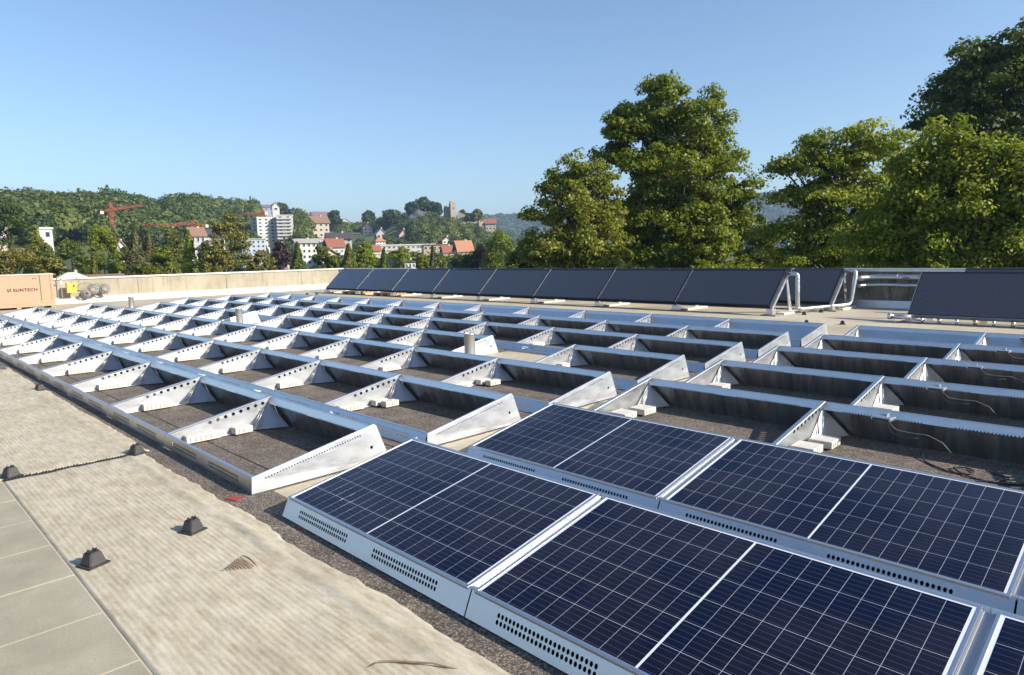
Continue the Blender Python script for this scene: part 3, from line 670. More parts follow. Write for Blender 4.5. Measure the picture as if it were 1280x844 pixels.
# ------------------------------------------------------------------ the roof we stand on
b = B(); b.box(-28.9, 16, -12, 18.1, -.5, 0); props(b.obj('roof', ROOFM), kind='structure')
b = B(); b.box(-28.6, 15.7, -11.7, 17.8, GZ-1, -.503); 
BODY = empty('host_building', (0, 0, 0), label='broad concrete building whose flat roof carries the panels', cat='building')
b.obj('wall', WALLD, BODY)
# mineral felt under the arrays
def felt(x0, x1, y0, y1, z):
    b = B(); b.box(x0, x1, y0, y1, .001, z); props(b.obj('roofing_felt', GRAVEL), kind='structure')
felt(-23.0, .02, -.40, 11.2, .004); felt(.52, 9.5, -.40, 11.2, .004); felt(.0205, .5195, -.40, .14, .004)
for i_ in (1, 6, 11):
    x_ = -(i_+1)*1.8; b = B(); b.box(x_+.03, x_+1.77, 4.72, 6.02, .0075, .012); props(b.obj('roof_patch', ROOFM), kind='structure')
# seams of the felt: thin raised laps
b = B()
for yy_ in (.33, 1.36, 2.35, 3.38, 4.40, 5.42, 6.4, 7.45, 8.5, 9.5):
    b.box(-22.9, .01, yy_, yy_+.012, .0045, .007); b.box(.53, 9.4, yy_+.04, yy_+.052, .0045, .007)
props(b.obj('felt_seams', RUBBER), kind='structure')

# fleece mats along the front edge, each with a wavy edge and a fold
def fleece(x0, x1, y0, y1, label, seed, ragged0=True, wav=.025):
    nx, ny = int((x1-x0)/.035), 44; bm = bmesh.new(); G_ = {}
    for i in range(nx+1):
        for j in range(ny+1):
            fx, fy = i/nx, j/ny; x = x0+(x1-x0)*fx
            ytop = y1+wav*1.6*noise.noise(Vector((x*1.3, seed, 0)))+.018*noise.noise(Vector((x*7, seed, 3)))+.008*noise.noise(Vector((x*23, seed, 7)))
            y = y0+(ytop-y0)*fy
            if ragged0: x = x+(1-min(1, fx*30))*.035*noise.noise(Vector((y*6, seed, 5)))+(1-min(1, fx*30))*.012*noise.noise(Vector((y*40, seed, 5)))
            z = .012+(.006*noise.noise(Vector((x*1.2, y*2.0, seed)))+.004*noise.noise(Vector((x*4, y*5, seed))))*min(1, fy*5)
            e = (y-(y1-.125-.025*noise.noise(Vector((x*1.1, 9, seed)))))/.030
            z += .024*math.exp(-e*e)*(.65+.6*noise.noise(Vector((x*2, 4, seed))))
            e2 = (y-(y0+.42+.10*noise.noise(Vector((x*.7, 2, seed)))))/.05; z += .006*math.exp(-e2*e2)
            if min(fx*nx, (1-fx)*nx, fy*ny, (1-fy)*ny) < 1: z = min(z, .011)
            G_[i, j] = bm.verts.new((x, y, max(z, .009)))
    for i in range(nx):
        for j in range(ny):
            bm.faces.new((G_[i, j], G_[i+1, j], G_[i+1, j+1], G_[i, j+1])).smooth = True
    ed = [e for e in bm.edges if e.is_boundary]; r = bmesh.ops.extrude_edge_only(bm, edges=ed)
    for v in r['geom']:
        if isinstance(v, bmesh.types.BMVert): v.co.z = .0052
    me = bpy.data.meshes.new('fleece_mat'); bm.to_mesh(me); bm.free()
    props(link('fleece_mat', me, MATM), label, 'mat', 'beige fleece mats along the roof edge')
fleece(-1.74, 5.2, -1.19, -.20, 'nearest ribbed beige fleece mat, with the small triangular tear', 1)
fleece(-8.9, -1.79, -1.95, -.13, 'second ribbed beige fleece mat, beyond the black ragged seam', 2)
fleece(-17.5, -8.95, -1.95, -.13, 'third beige fleece mat along the front plates, far left', 3)
# black ragged seam and the torn triangle of grid
b = B()
for i in range(46):
    y = -1.19+i*.0215; x = -1.765+.012*noise.noise(Vector((y*9, 1, 5))); b.box(x-.011, x+.009+.01*random.random(), y, y+.012, .006, .016+.006*random.random())
props(b.obj('drain_grid_edge', RUBBER), 'black ragged edge of drainage grid showing between two fleece mats', 'grid')
tear = at(303, 705, 1); d = ray(303, 705); t = -(CAM[2]-.03)/d[2]; tc = CAM+d*t
TR = empty('torn_patch', (tc[0], tc[1], .03), label='small triangular tear in the nearest mat showing brown grid', cat='tear')
BR = noisy('brown_grid', (.16, .10, .05), (.30, .2, .11), 30, .9)
b = B()
for i in range(8):
    for j in range(8-i):
        x = -.09+.022*i+.011*j; y = .03-.016*j
        b.box(x-.006, x+.004, y-.003, y+.003, -.006, .001)
b.obj('grid_cells', BR, TR)
b = B(); b.tube([(-.11, .045, .0), (-.03, .05, .004), (.05, .045, .003), (.10, .04, .0)], [.002, .005, .004, .001], 5); b.obj('frayed_edge', BR, TR)

# creased crack in the mat
def onmat(px, py, z=.022):
    d = ray(px, py); t = -(CAM[2]-z)/d[2]; P = CAM+d*t; return (P[0], P[1], z)
b = B(); b.tube([onmat(462, 833), onmat(474, 827), onmat(490, 826), onmat(515, 828), onmat(540, 829, .026), onmat(556, 833), onmat(572, 836)], [.001, .004, .003, .005, .003, .004, .001], 6)
props(b.obj('fleece_crack', BR), 'frayed brown crack across the nearest mat at the bottom edge of the picture', 'crack')
# paving slabs
SL = B(); b = B(); k = 0
ys = [-1.215-i*.62 for i in range(12)]
b.box(-6.5, 8, -9, -1.188, .0015, .0085); props(b.obj('slab_bed', JOINT), kind='structure')
b = B(); x = -6.2
xs = [-.61+.555*i for i in range(-10, 14)]
for i, x0 in enumerate(xs):
    for j in range(8):
        y1_ = -1.200-j*.93; z = .0105+.0007*((i*7+j*3) % 3)
        b.box(x0+.006, x0+.549, y1_-.922, y1_, .0088, z, .0)
props(b.obj('paving', SLABM), kind='structure')

# ------------------------------------------------------------------ parapet walls
PW = empty('parapet_wall', (-28.5, 3, 0), label='long sunlit concrete parapet behind the crate on the left', cat='wall')
b = B()
y = -12.0
while y < 17.4:
    y1_ = min(y+3.9, 17.5); b.box(-.25, 0, y-3+.006, y1_-3-.006, 0, .98, .008); y = y1_
b.obj('wall_panels', WALLM, PW); B().box(-.22, -.04, -14.9, 14.4, .02, .95).obj('joint_filler', RUBBER, PW)
B().box(-.32, .05, -15, 14.8, .983, 1.05, .01).obj('coping', COPING, PW)
B().prism([(.003, 0), (.35, 0), (.33, .10), (.06, .24), (.003, .26)], -15, 14.4, 'y').obj('base_flashing', FLASH, PW)
PB = empty('parapet_wall', (-10, 17.7, 0), label='shaded stained concrete parapet along the back behind the collectors', cat='wall')
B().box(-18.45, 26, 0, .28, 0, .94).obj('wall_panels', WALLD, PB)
B().box(-18.2, 26, -.06, .36, .943, 1.03, .012).obj('coping', STEEL, PB)
B().prism([(-.003, .2), (-.06, .19), (-.10, 0), (-.003, 0)], -18.1, 26, 'x').obj('base_flashing', STEEL, PB)

# ------------------------------------------------------------------ mounting frames
AP, BP, DP, GAP, HLO, HHI = 1.80, 1.5533, .996, .546, .12, .303
SL_ = (HHI-HLO)/DP
def top(v): return HLO+SL_*v
def groups(): 
    hs = []
    for u0 in (.20, 1.02):
        for i in range(24): hs.append(u0+i*.0235)
    return hs
def front_mesh(out, name, m, hz=.38):
    """perforated low front plate; out = how far its foot stands forward"""
    L = math.hypot(out, HLO-.008); f = lambda x, s: (x, -out+out*s/L, .008+(HLO-.008)*s/L)
    hol = [circle(u, s, .0085, .0115, 8) for u in groups() for s in (L*hz, L*hz+.029)]
    me_ = holed(name, [(.004, 0), (AP-.004, 0), (AP-.004, L), (.004, L)], hol, f, (0, (HLO-.008)/L, -out/L), .002, m)
    return me_
FR_V, FR_S, FR_I = front_mesh(.006, 'front_plate', ALU_SOFT), front_mesh(.05, 'front_plate', ALU_SOFT), front_mesh(.06, 'front_plate', ALU_SOFT, .40)
BACKING = B().box(.18, 1.6, .006, .012, .012, HLO-.01).mesh('added_backing', mat('backing_brown', (.17, .12, .08), .8))  # added dark backing, keeps sunlit dividers from shining through the front holes
me = B().prism([(0, HLO-.001), (0, HLO+.004), (.006, HLO+.006), (.028, HLO+.006), (.028, HLO+.002), (.006, HLO+.003)], .002, AP-.002, 'x').mesh('front_rail', FRAME); RAIL = me
b = B(); b.prism([(DP+.11, .0008), (DP, HHI-.012), (DP+.003, HHI-.012), (DP+.113, .0008)], .004, AP-.004, 'x'); BACK = b.mesh('back_plate', BACKM)
b = B(); b.prism([(DP-.13, .008), (DP, HHI-.012), (DP+.003, HHI-.012), (DP-.127, .008)], .004, AP-.004, 'x'); BACK_T = b.mesh('back_plate', ALU_SOFT)
def ridge_mesh():
    """sloping ridge flange whose lower edge is notched like a comb"""
    L = .068; f = lambda x, q: (x, DP+.002-.028*q/L, HHI-.006-.062*q/L); pts = [(.003, 0), (.003, L)]
    for u0 in (.18, 1.00):
        for i in range(26): u = u0+i*.0235; pts += [(u, L), (u+.002, L-.010), (u+.010, L-.010), (u+.012, L)]
    pts += [(AP-.003, L), (AP-.003, 0)]
    me_ = holed('ridge_flange', pts, [], f, (0, .0018, -.0008), 1, FLANGE); return me_
FLANGE = sheet('flange_aluminium', (.90, .88, .85), .36, .50)
RIDGE = ridge_mesh()
LIP = B().prism([(DP-.006, HHI-.006), (DP-.004, HHI-.001), (DP+.010, HHI-.001), (DP+.012, HHI-.012), (DP+.008, HHI-.012), (DP+.007, HHI-.006)], .002, AP-.002, 'x').mesh('ridge_rail', FRAME)
# divider with eight round holes and a rolled top edge
hol = [circle(.40+i*.0735, top(.40+i*.0735)-.042, .0175, .0175, 10) for i in range(8)]
SIDE = holed('side_plate', [(.02, .010), (DP+.08, .010), (DP-.01, top(DP)-.014), (.02, top(0)-.012)], hol, lambda v, z: (0, v, z), (1, 0, 0), .0025, ALU)
CAP = B().prism([(-.022, -.004), (-.018, .001), (0, .004), (.018, .001), (.022, -.004), (0, -.002)], .0, math.hypot(DP, HHI-HLO), 'y', Matrix.Translation((0, .002, HLO+.002)) @ Matrix.Rotation(math.atan(SL_), 4, 'X')).mesh('top_rail', FRAME)
FOOT = B().box(-.0, .045, .05, DP+.05, .009, .012).mesh('foot_flange', ALU)
ehol = [circle(.10+i*.0225, top(.10+i*.0225)-.038, .0062, .0062, 7) for i in range(36)]+[circle(.985, .13, .014, .014, 10)]
def endplate(s):
    f = lambda v, z: (s*(.012*(1-z/top(max(0, min(v, DP))))), v, z)
    return holed('end_plate', [(-.012, .008), (DP+.15, .008), (DP+.045, HHI), (0, top(0))], ehol, f, (-s, 0, 0), .0025, ALU)
END_R, END_L = endplate(1), endplate(-1)
ECAP = B().prism([(-.024, -.004), (-.02, .002), (0, .004), (.002, -.01), (0, -.01), (-.004, .0)], .0, math.hypot(DP, HHI-HLO)+.03, 'y', Matrix.Translation((0, 0, HLO+.001)) @ Matrix.Rotation(math.atan(SL_), 4, 'X')).mesh('top_rail', FRAME)
def gusset():
    b = B(); A, B1, B2, B3 = (.012, DP-.03, HHI-.05), (.008, DP-.28, .014), (.10, DP-.15, .014), (.20, DP+.08, .014)
    for tri in ((A, B1, B2), (A, B2, B3)): b.poly(tri)
    r = bmesh.ops.solidify(b.bm, geom=b.bm.faces[:], thickness=.003)
    return b.mesh('gusset', ALU)
GUS = gusset()
def slotted():
    b = B(); A, Q = Vector((.020, DP-.07, HHI-.08)), Vector((.070, DP-.22, .03))
    for s_ in (-.012, .012):
        o_ = Vector((s_, s_*.5, .003)); b.tube([A.lerp(Q, .18)+o_, A.lerp(Q, .85)+o_], .004, 5)
    return b.mesh('slotted_strip', ALU)
STRIP = slotted()
def block_mesh(L, W, H):
    b = B(); b.box(0, W, 0, L, 0, H, .006)
    b.mi = 1
    for i in range(int(L/.045)-1): b.box(W-.003, W+.0025, .03+i*.045, .042+i*.045, .012, H*.78)
    return b.mesh('concrete_block', CONC_BLOCK, noisy('block_groove', (.30, .28, .24), (.36, .34, .30), 30, .95) if 'block_groove' not in bpy.data.materials else bpy.data.materials['block_groove'])
BLK_A, BLK_B = block_mesh(.30, .085, .068), block_mesh(.17, .10, .062); BLK_C = block_mesh(.20, .19, .06)
ROWW = ['front row', 'second row', 'third row', 'fourth row', 'fifth row', 'sixth row', 'hindmost row']
ORD = ['first', 'second', 'third', 'fourth', 'fifth', 'sixth', 'seventh', 'eighth', 'ninth', 'tenth', 'eleventh', 'twelfth']
def bay(side, row, k, end=None, panel=False, missing_next=False):
    """one frame bay; its divider is the left one"""
    x0 = -(k+1)*AP if side == 'L' else GAP+k*AP; y0 = row*BP
    wh = 'left' if side == 'L' else 'right'
    what = 'aluminium frame carrying a blue panel' if panel else 'empty aluminium frame'
    T = empty('mounting_frame', (x0, y0, .004), label=f'{what}, {ORD[k]} {wh} of the walkway gap in the {ROWW[row]}', cat='panel frame', group='panel mounting frames in rows')
    if row == 0 and side == 'L': link('added_backing', BACKING, None, T)
    if row == 0: fm = FR_V if side == 'L' else FR_S
    else: fm = FR_I
    link('front_plate', fm, None, T); link('front_rail', RAIL, None, T)
    link('back_plate', BACK_T if row == 6 else BACK, None, T); link('ridge_flange', RIDGE, None, T); link('ridge_rail', LIP, None, T)
    if side == 'R' and k == 0: link('end_plate', END_L, None, T, (.0, 0, 0))
    else: S = link('side_plate', SIDE, None, T); link('foot_flange', FOOT, None, S)
    if not panel: link('top_rail', CAP, None, T)
    if not panel:
        link('gusset', GUS, None, T)
        if row < 4 or k < 5: link('slotted_strip', STRIP, None, T)
    if end:
        e = link('end_plate', END_R, None, T, (AP, 0, 0)); link('end_rail', ECAP, None, e)
    # ballast
    if panel: return T
    place = f'in the {ORD[k]} frame {wh} of the gap, {ROWW[row]}'
    def blk(me_, x, y, w, rz=0):
        if side == 'R' and k == 2: return
        o = link('concrete_block', me_, None, None, (x0+x, y0+y, .018), (0, 0, rz+random.uniform(-.03, .03))); props(o, f'{w} {place}', 'concrete block', 'ballast blocks in the frames')
    if side == 'L':
        if k == 0: blk(BLK_A, .012, .15, 'long grooved ballast block'); blk(BLK_B, .02, .58, 'short ballast block')
        else: blk(BLK_A, .012, .34+random.uniform(-.02, .02), 'grooved ballast block beside the divider')
        if row in (1, 2) and k == 0: blk(BLK_B, .16, .62, 'pale extra ballast block')
    else:
        blk(BLK_C, .03, .22+.06*random.random(), 'front pale square block'); blk(BLK_C, .06, .50+.05*random.random(), 'rear pale square block')
    return T
MISS = {(3, 1), (3, 6), (3, 11)}
for row in range(7):
    for k in range(12):
        if (row, k) in MISS: continue
        bay('L', row, k, end=(k == 0) or (row, k-1) in MISS)
PANELROWS = {0: 3, 1: 3}
for row in range(7):
    for k in range(3): bay('R', row, k, end=k == 2, panel=row in PANELROWS)

# photovoltaic modules
ML, MW = 1.752, 1.006; TILT = math.atan(SL_)
b = B()
for (x0, x1, y0, y1) in ((0, ML, 0, .012), (0, ML, MW-.012, MW), (0, .012, .012, MW-.012), (ML-.012, ML, .012, MW-.012)): b.box(x0, x1, y0, y1, 0, .035, .0012)
PF = b.mesh('module_frame', FRAME)
BS = B().box(.012, ML-.012, .012, MW-.012, .028, .0325).mesh('backsheet', BACKSHEET)
b = B(); cw = (ML-.024-.028-.010)/20; ch = (MW-.024-.020)/6
for i in range(20):
    for j in range(6):
        x0 = .026+i*cw+(.010 if i >= 10 else 0); y0 = .022+j*ch; b.box(x0+.0009, x0+cw-.0009, y0+.0011, y0+ch-.0011, .0327, .0330)
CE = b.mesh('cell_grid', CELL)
UNDER = B().box(.02, ML-.02, .02, MW-.02, .024, .0275).mesh('panel_back', WHITE)
JC = B().prism([(-.0225, -.010), (-.0225, .001), (-.017, .001), (-.015, -.003), (.015, -.003), (.017, .001), (.0225, .001), (.0225, -.010)], .01, MW-.01, 'y').mesh('joint_cover', COVER)
for row in (0, 1):
    for k in range(3):
        T = empty('photovoltaic_module', (GAP+k*AP+.024, row*BP+.0, HLO-.026), rot=(TILT, 0, 0), label=f'dark blue solar panel, {ORD[k]} from the walkway gap in the {ROWW[row]}', cat='solar panel', group='solar panels already mounted')
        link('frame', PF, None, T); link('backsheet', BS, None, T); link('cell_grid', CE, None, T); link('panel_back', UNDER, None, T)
for row in (0, 1):
    for k in (1, 2):
        T = bpy.data.objects.new('joint_cover', JC)
        COL.objects.link(T); T.location = (GAP+k*AP, row*BP, HLO-.004); T.rotation_euler = (TILT, 0, 0)
        props(T, f'bright channel between the {ORD[k-1]} and {ORD[k]} solar panel of the {ROWW[row]}', 'channel', 'channels between solar panels')

# red pads below plate corners
for px, py, l in ((290, 624, 'red pad under the corner of the empty front frame'), (380, 660, 'red pad under the front corner of the first solar panel')):
    d = ray(px, py); t = -(CAM[2]-.01)/d[2]; P = CAM+d*t
    o = B().box(-.055, .055, -.03, .03, 0, .006, .002).obj('red_pad', RED, None, (P[0], P[1]+.02, .005), (0, 0, .35)); props(o, l, 'pad')

# optimiser boxes clipped to the ridges with loose leads
for row in range(2, 7):
    x = GAP+AP+.52; y = row*BP+DP-.11; T = empty('junction_box', (x, y, HHI-.055), rz=.12*math.sin(row*2), label=f'silver junction box clipped under the ridge, right of the gap in the {ROWW[row]}', cat='junction box', group='junction boxes under the ridges')
    B().box(-.075, .075, -.055, .055, 0, .028, .005).obj('housing', ALU, T); B().box(-.02, .02, .03, .075, .028, .045, .003).obj('clip', ALU, T)
    B().box(-.06, .06, -.062, -.052, .004, .018).obj('socket', RUBBER, T)
    b = B(); b.tube([(.05, -.05, .01), (.12, -.06, -.05), (.22, -.05, -.06), (.34, -.03, -.06), (.44, -.02, -.10), (.50, -.01, -.17)], .003, 6); b.obj('pale_lead', CABLEG, T)
    b = B(); b.tube([(.04, -.055, .01), (.10, -.09, -.07), (.18, -.10, -.10), (.30, -.09, -.08)], .003, 6); b.obj('short_lead', RUBBER, T)
def cable(pts, r, label, m=RUBBER, name='cable'):
    P = [Vector(p) for p in pts]; out = []
    for i in range(len(P)-1):
        p0, p1, p2, p3 = P[max(i-1, 0)], P[i], P[i+1], P[min(i+2, len(P)-1)]
        for k in range(6):
            t = k/6; out.append(.5*((2*p1)+(p2-p0)*t+(2*p0-5*p1+4*p2-p3)*t*t+(3*p1-p0-3*p2+p3)*t**3))
    out.append(P[-1]); b = B(); b.tube(out, r, 6); return props(b.obj(name, m), label, 'cable')
yb = 2*BP
cable([(3.15, yb+.93, .08), (3.2, yb+.75, .015), (3.32, yb+.62, .012), (3.45, yb+.55, .012), (3.55, yb+.62, .014), (3.50, yb+.72, .014), (3.42, yb+.66, .02), (3.55, yb+.52, .012), (3.75, yb+.50, .012), (3.9, yb+.6, .012), (4.05, yb+.55, .012)], .006, 'loose black cable looping over the felt in the third row')
cable([(3.6, yb+.75, .012), (3.75, yb+.66, .012), (3.70, yb+.52, .012), (3.60, yb+.44, .012), (3.78, yb+.36, .012), (4.0, yb+.40, .012)], .005, 'second black cable curled beside the right edge, third row')
cable([(3.3, 3*BP+.7, .012), (3.6, 3*BP+.6, .012), (3.8, 3*BP+.72, .012), (3.9, 3*BP+.6, .012)], .005, 'thin black cable lying in the fourth row frame')

# vent pipes
for (x, y, l) in ((-3.25, 4.88, 'nearest bright steel vent pipe between the frames'), (-12.2, 5.09, 'middle steel vent pipe between the frames'), (-21.5, 5.24, 'farthest steel vent pipe near the sunlit parapet')):
    T = empty('vent_pipe', (x, y, 0), label=l, cat='vent pipe', group='steel vent pipes through the roof')
    r = .083
    B().lathe([(r, 0), (r, .43), (r+.004, .435), (r+.004, .452), (r-.006, .452), (r-.008, .44), (r-.008, .2), (.001, .2)], 24).obj('pipe', STEEL, T)
    B().lathe([(r+.14, .001), (r+.13, .012), (r+.03, .03), (r+.004, .06), (r+.001, .06)], 24).obj('collar', RUBBER, T)

# conductor holders: black feet
b = B(); 
def pyr(b, a0, a1, z0, z1):
    v0 = [(-a0, -a0), (a0, -a0), (a0, a0), (-a0, a0)]
    lo = [b.bm.verts.new((x, y, z0)) for x, y in v0]; hi = [b.bm.verts.new((x*a1/a0, y*a1/a0, z1)) for x, y in v0]
    for i in range(4): b.bm.faces.new((lo[i], lo[(i+1) % 4], hi[(i+1) % 4], hi[i]))
    b.bm.faces.new(hi); b.bm.faces.new(lo[::-1])
pyr(b, .048, .031, .008, .074); b.box(-.060, .060, -.060, .060, 0, .008, .003); bmesh.ops.bevel(b.bm, geom=[e for e in b.bm.edges if e.calc_length() > .05], offset=.005, segments=2, affect='EDGES')
FB = b.mesh('body', BLACKPL)
b = B()
for x, y in ((-.013, -.015), (-.013, .015), (.013, -.015), (.013, .015), (0, .023), (0, -.023)):
    b.box(x-.003, x+.003, y-.0045, y+.0045, .0765, .087)
b.box(-.019, .019, -.029, .029, .0742, .0768)
FC = b.mesh('clips', RUBBER)
feet = [((117, 706), 'black conductor foot on the mat beside the pavement slabs, nearest of all'), ((241, 664), 'black conductor foot in the middle of the nearest mat'), ((14, 596), 'black conductor foot at the left picture edge by the ragged seam'), ((171, 567), 'black conductor foot at the seam close to the front plates'), ((50, 488), 'black conductor foot half way along the front plates'), ((1, 462), 'distant black conductor foot by the front plates at the picture edge'),
        ((1008, 404), 'black conductor foot by the end of the collector row, left of two'), ((1053, 405), 'black conductor foot by the end of the collector row, right of two'), ((1005, 393), 'small black foot behind the insulated pipe, near one'), ((1026, 390), 'small black foot behind the insulated pipe, far one'), ((384, 368), 'far black conductor foot, left of the collectors'), ((396, 368), 'far black conductor foot, nearer the collectors')]
for (q, l) in feet:
    d = ray(*q); t = -(CAM[2]-.012)/d[2]; P = CAM+d*t
    T = empty('conductor_foot', (P[0], P[1], .014 if P[1] < 0 else 0), rz=.35, label=l, cat='conductor foot', group='black feet for the lightning conductor')
    link('body', FB, None, T); link('clips', FC, None, T)

# ------------------------------------------------------------------ thermal collectors
def collector(x1, W, v0, z0, v1, z1, label, group, side=None, dark=False):
    """x1 right end; tilted glass box"""
    ang = math.atan2(z1-z0, v1-v0); L = math.hypot(z1-z0, v1-v0)
    T = empty('solar_collector', (x1-W, v0, z0), rot=(ang, 0, 0), label=label, cat='solar collector', group=group)
    e = .03
    b = B()
    for (xa, xb, ya, yb_) in ((.012, W-.012, 0, e), (.012, W-.012, L-e, L), (.012, .012+e, e, L-e), (W-.012-e, W-.012, e, L-e)): b.box(xa, xb, ya, yb_, -.08, .006, .002)
    b.box(.02, W-.02, .01, L-.01, -.078, -.05)
    b.obj('casing', COLF, T)
    B().box(.012+e, W-.012-e, e, L-e, -.04, .001).obj('glass', COLL, T)
    b = B(); b.box(.014, W-.014, -.006, -.001, -.08, .008); b.obj('bottom_edge', COLF if not dark else FRAME, T)
    B().box(.002, .010, 0, L, -.05, .012).obj('seam_strip', FRAME, T)
    return T
def stand(x, v0, z0, v1, z1, label, group):
    T = empty('collector_stand', (x, v0, 0), label=label, cat='stand', group=group)
    w_ = .035
    b = B(); b.prism([(0, z0-.10), (.10, z0-.10), (v1-v0+.06, z1-.14), (v1-v0-.01, z1-.10)], -w_, w_, 'x'); b.obj('front_channel', STEEL, T)
    b = B(); b.prism([(v1-v0-.05, z1-.2), (v1-v0+.02, z1-.15), (v1-v0+.34, .055), (v1-v0+.16, .055)], -.01, .01, 'x'); b.obj('rear_leg', STEEL, T)
    B().box(-.08, .08, -.03, .16, .03, z0-.08, .006).obj('foot_block', STEEL, T)
    B().box(-.19, .19, -.12, .26, .002, .028, .004).obj('foot_pad', noisy('grey_pad', (.16, .15, .13), (.24, .22, .19), 20, .9) if 'grey_pad' not in bpy.data.materials else bpy.data.materials['grey_pad'], T)
    B().box(.0, .22, .30, 1.35, .002, .052, .006).obj('ballast_slab', CONC_BLOCK, T)
LF = ['nearest', 'second', 'third', 'fourth', 'fifth', 'sixth', 'seventh', 'leftmost']
PITCHC = 2.651
for i in range(8):
    collector(-2.74-i*PITCHC, PITCHC, 14.1, .24, 15.0, 1.085, f'dark glass collector of the long front row, {LF[i]} counted from its right end', 'dark collectors of the long front row')
for i in range(9):
    stand(-2.74-i*PITCHC, 14.1, .24, 15.0, 1.085, f'steel stand under the long collector row, {ORD[i]} from its right end', 'steel stands of the front collector row')
for i in range(7):
    collector(-2.04-i*PITCHC, PITCHC, 16.0, .22, 16.9, 1.06, f'dark collector of the rear row behind the long one, {ORD[i]} from its right end', 'dark collectors of the rear row')
for i in range(8):
    stand(-2.04-i*PITCHC, 16.0, .22, 16.9, 1.06, f'steel stand of the rear collector row, {ORD[i]} from its right end', 'steel stands of the rear collector row')
for i in range(2):
    x1 = 2.95+i*2.7; T = collector(x1, 2.7, 14.1, .17, 15.0, 1.04, ['large dark collector standing apart on the right', 'dark collector cut off by the right edge of the picture'][i], 'dark collectors on the right', dark=True)
    if i == 0: B().box(-.004, .0015, 0, 1.24, -.09, .004).obj('side_sheet', COLB, T)
    T = collector(x1+.42, 2.7, 16.0, .22, 16.9, 1.06, ['dark collector peeping over the large right hand one', 'rear collector beyond the right edge of the picture'][i], 'dark collectors on the right')
for i in range(3):
    stand(.30+i*2.7, 14.1, .17, 15.0, 1.04, f'steel stand of the right hand collectors, {ORD[i]} from the left', 'steel stands of the right hand collectors')
# manifold under the right collector
T = empty('manifold_pipe', (0, 14.02, 0), label='bright manifold pipe with clamps under the large right collector', cat='pipe')
b = B(); b.tube([(-.02, 0, .13), (.35, 0, .13)], .05, 14); b.obj('insulation', JACKET, T)
B().tube([(-.09, 0, .13), (-.02, 0, .13)], .065, 14).obj('end_cap', FRAME, T)
b = B(); b.tube([(.05, -.02, .1), (.02, -.06, .05), (.08, -.05, .01)], .012, 6); b.obj('drain_hose', WHITE, T)
BRASS = mat('brass', (.62, .50, .32), .28, 1)
for i in range(11):
    x = .55+i*.31; c = B(); c.tube([(x, .03, .03), (x, .03, .12)], .036 if i % 2 else .028, 10)
    if i % 3 == 0: c.box(x+.08, x+.2, 0, .05, .05, .12, .004)
    c.obj('clamp', BRASS if i % 2 else FRAME, T)
B().box(.35, 5.6, .02, .09, .035, .06).obj('rail', FRAME, T)

def bent(pts, r):
    """pipe with rounded elbows"""
    P = [Vector(p) for p in pts]; out = [P[0]]
    for i in range(1, len(P)-1):
        a, c = (P[i-1]-P[i]), (P[i+1]-P[i]); q = min(.14, a.length*.45, c.length*.45); p0, p1 = P[i]+a.normalized()*q, P[i]+c.normalized()*q
        for k in range(6): t = k/5; out.append(p0*(1-t)**2+P[i]*2*t*(1-t)+p1*t*t)
    out.append(P[-1]); return out
T = empty('insulated_pipe', (-2.5, 15.0, 0), label='foil clad insulated pipe looping between the ends of both collector rows', cat='pipe')
o3 = Vector((-2.5, 15.0, 0))
b = B(); b.tube([p-o3 for p in bent([(-2.70, 15.0, .98), (-2.47, 15.0, 1.0), (-2.45, 15.02, .10), (-1.80, 16.75, .13), (-1.74, 16.9, 1.0), (-2.0, 16.9, 1.0)], .06)], .050, 14); b.obj('insulation', JACKET, T)
for p in ((-2.46, 15.01, .14), (-1.97, 16.3, .12), (-1.75, 16.88, .8)):
    B().tube([Vector(p)-o3-Vector((.0, .0, .012)), Vector(p)-o3+Vector((0, .0, .012))], .054, 14).obj('band', STEEL, T)
B().tube([(-.13, 0, 1.04), (-.12, 0, 1.10), (-.06, 0, 1.12)], .012, 6).obj('air_valve', FRAME, T)
for z, r, l in ((.80, .065, 'upper foil clad pipe along the back parapet'), (.60, .045, 'lower foil clad pipe along the back parapet')):
    T = empty('insulated_pipe', (-1.7, 17.45, z), label=l, cat='pipe', group='foil clad pipes along the back parapet')
    B().tube(bent([(0, -.45, 0), (.05, -.1, 0), (.35, .02, .02), (4.5, .02, -.02)], .05), r, 12).obj('insulation', JACKET, T)
    for x in (.75, 1.3): B().tube([(x, .02, .015), (x+.03, .02, .015)], r+.005, 12).obj('band', STEEL, T)
    for x in (1.0, 2.35): B().box(x-.08, x+.08, -r-.028, -r+.0, -.012, .018).obj('marker_tag', RED if z > .7 else COLB, T)
    for x in (.5, 2.2, 4.0): B().box(x, x+.03, .02, .25, -.02, .02).obj('bracket', STEEL, T)
# timber pallets and odds beneath the far collectors
for x, l in ((-21.9, 'timber pallet under the far collectors, left one'), (-19.4, 'timber pallet under the far collectors, right one')):
    T = empty('timber_pallet', (x, 14.5, 0), label=l, cat='pallet', group='timber pallets under the collectors')
    for i in range(5): B().box(-.6, .6, -.4+i*.18, -.28+i*.18, .10, .125).obj('deck_board', WOOD, T)
    for i in range(3): B().box(-.6+i*.53, -.46+i*.53, -.4, .44, .002, .098).obj('bearer', WOOD, T)

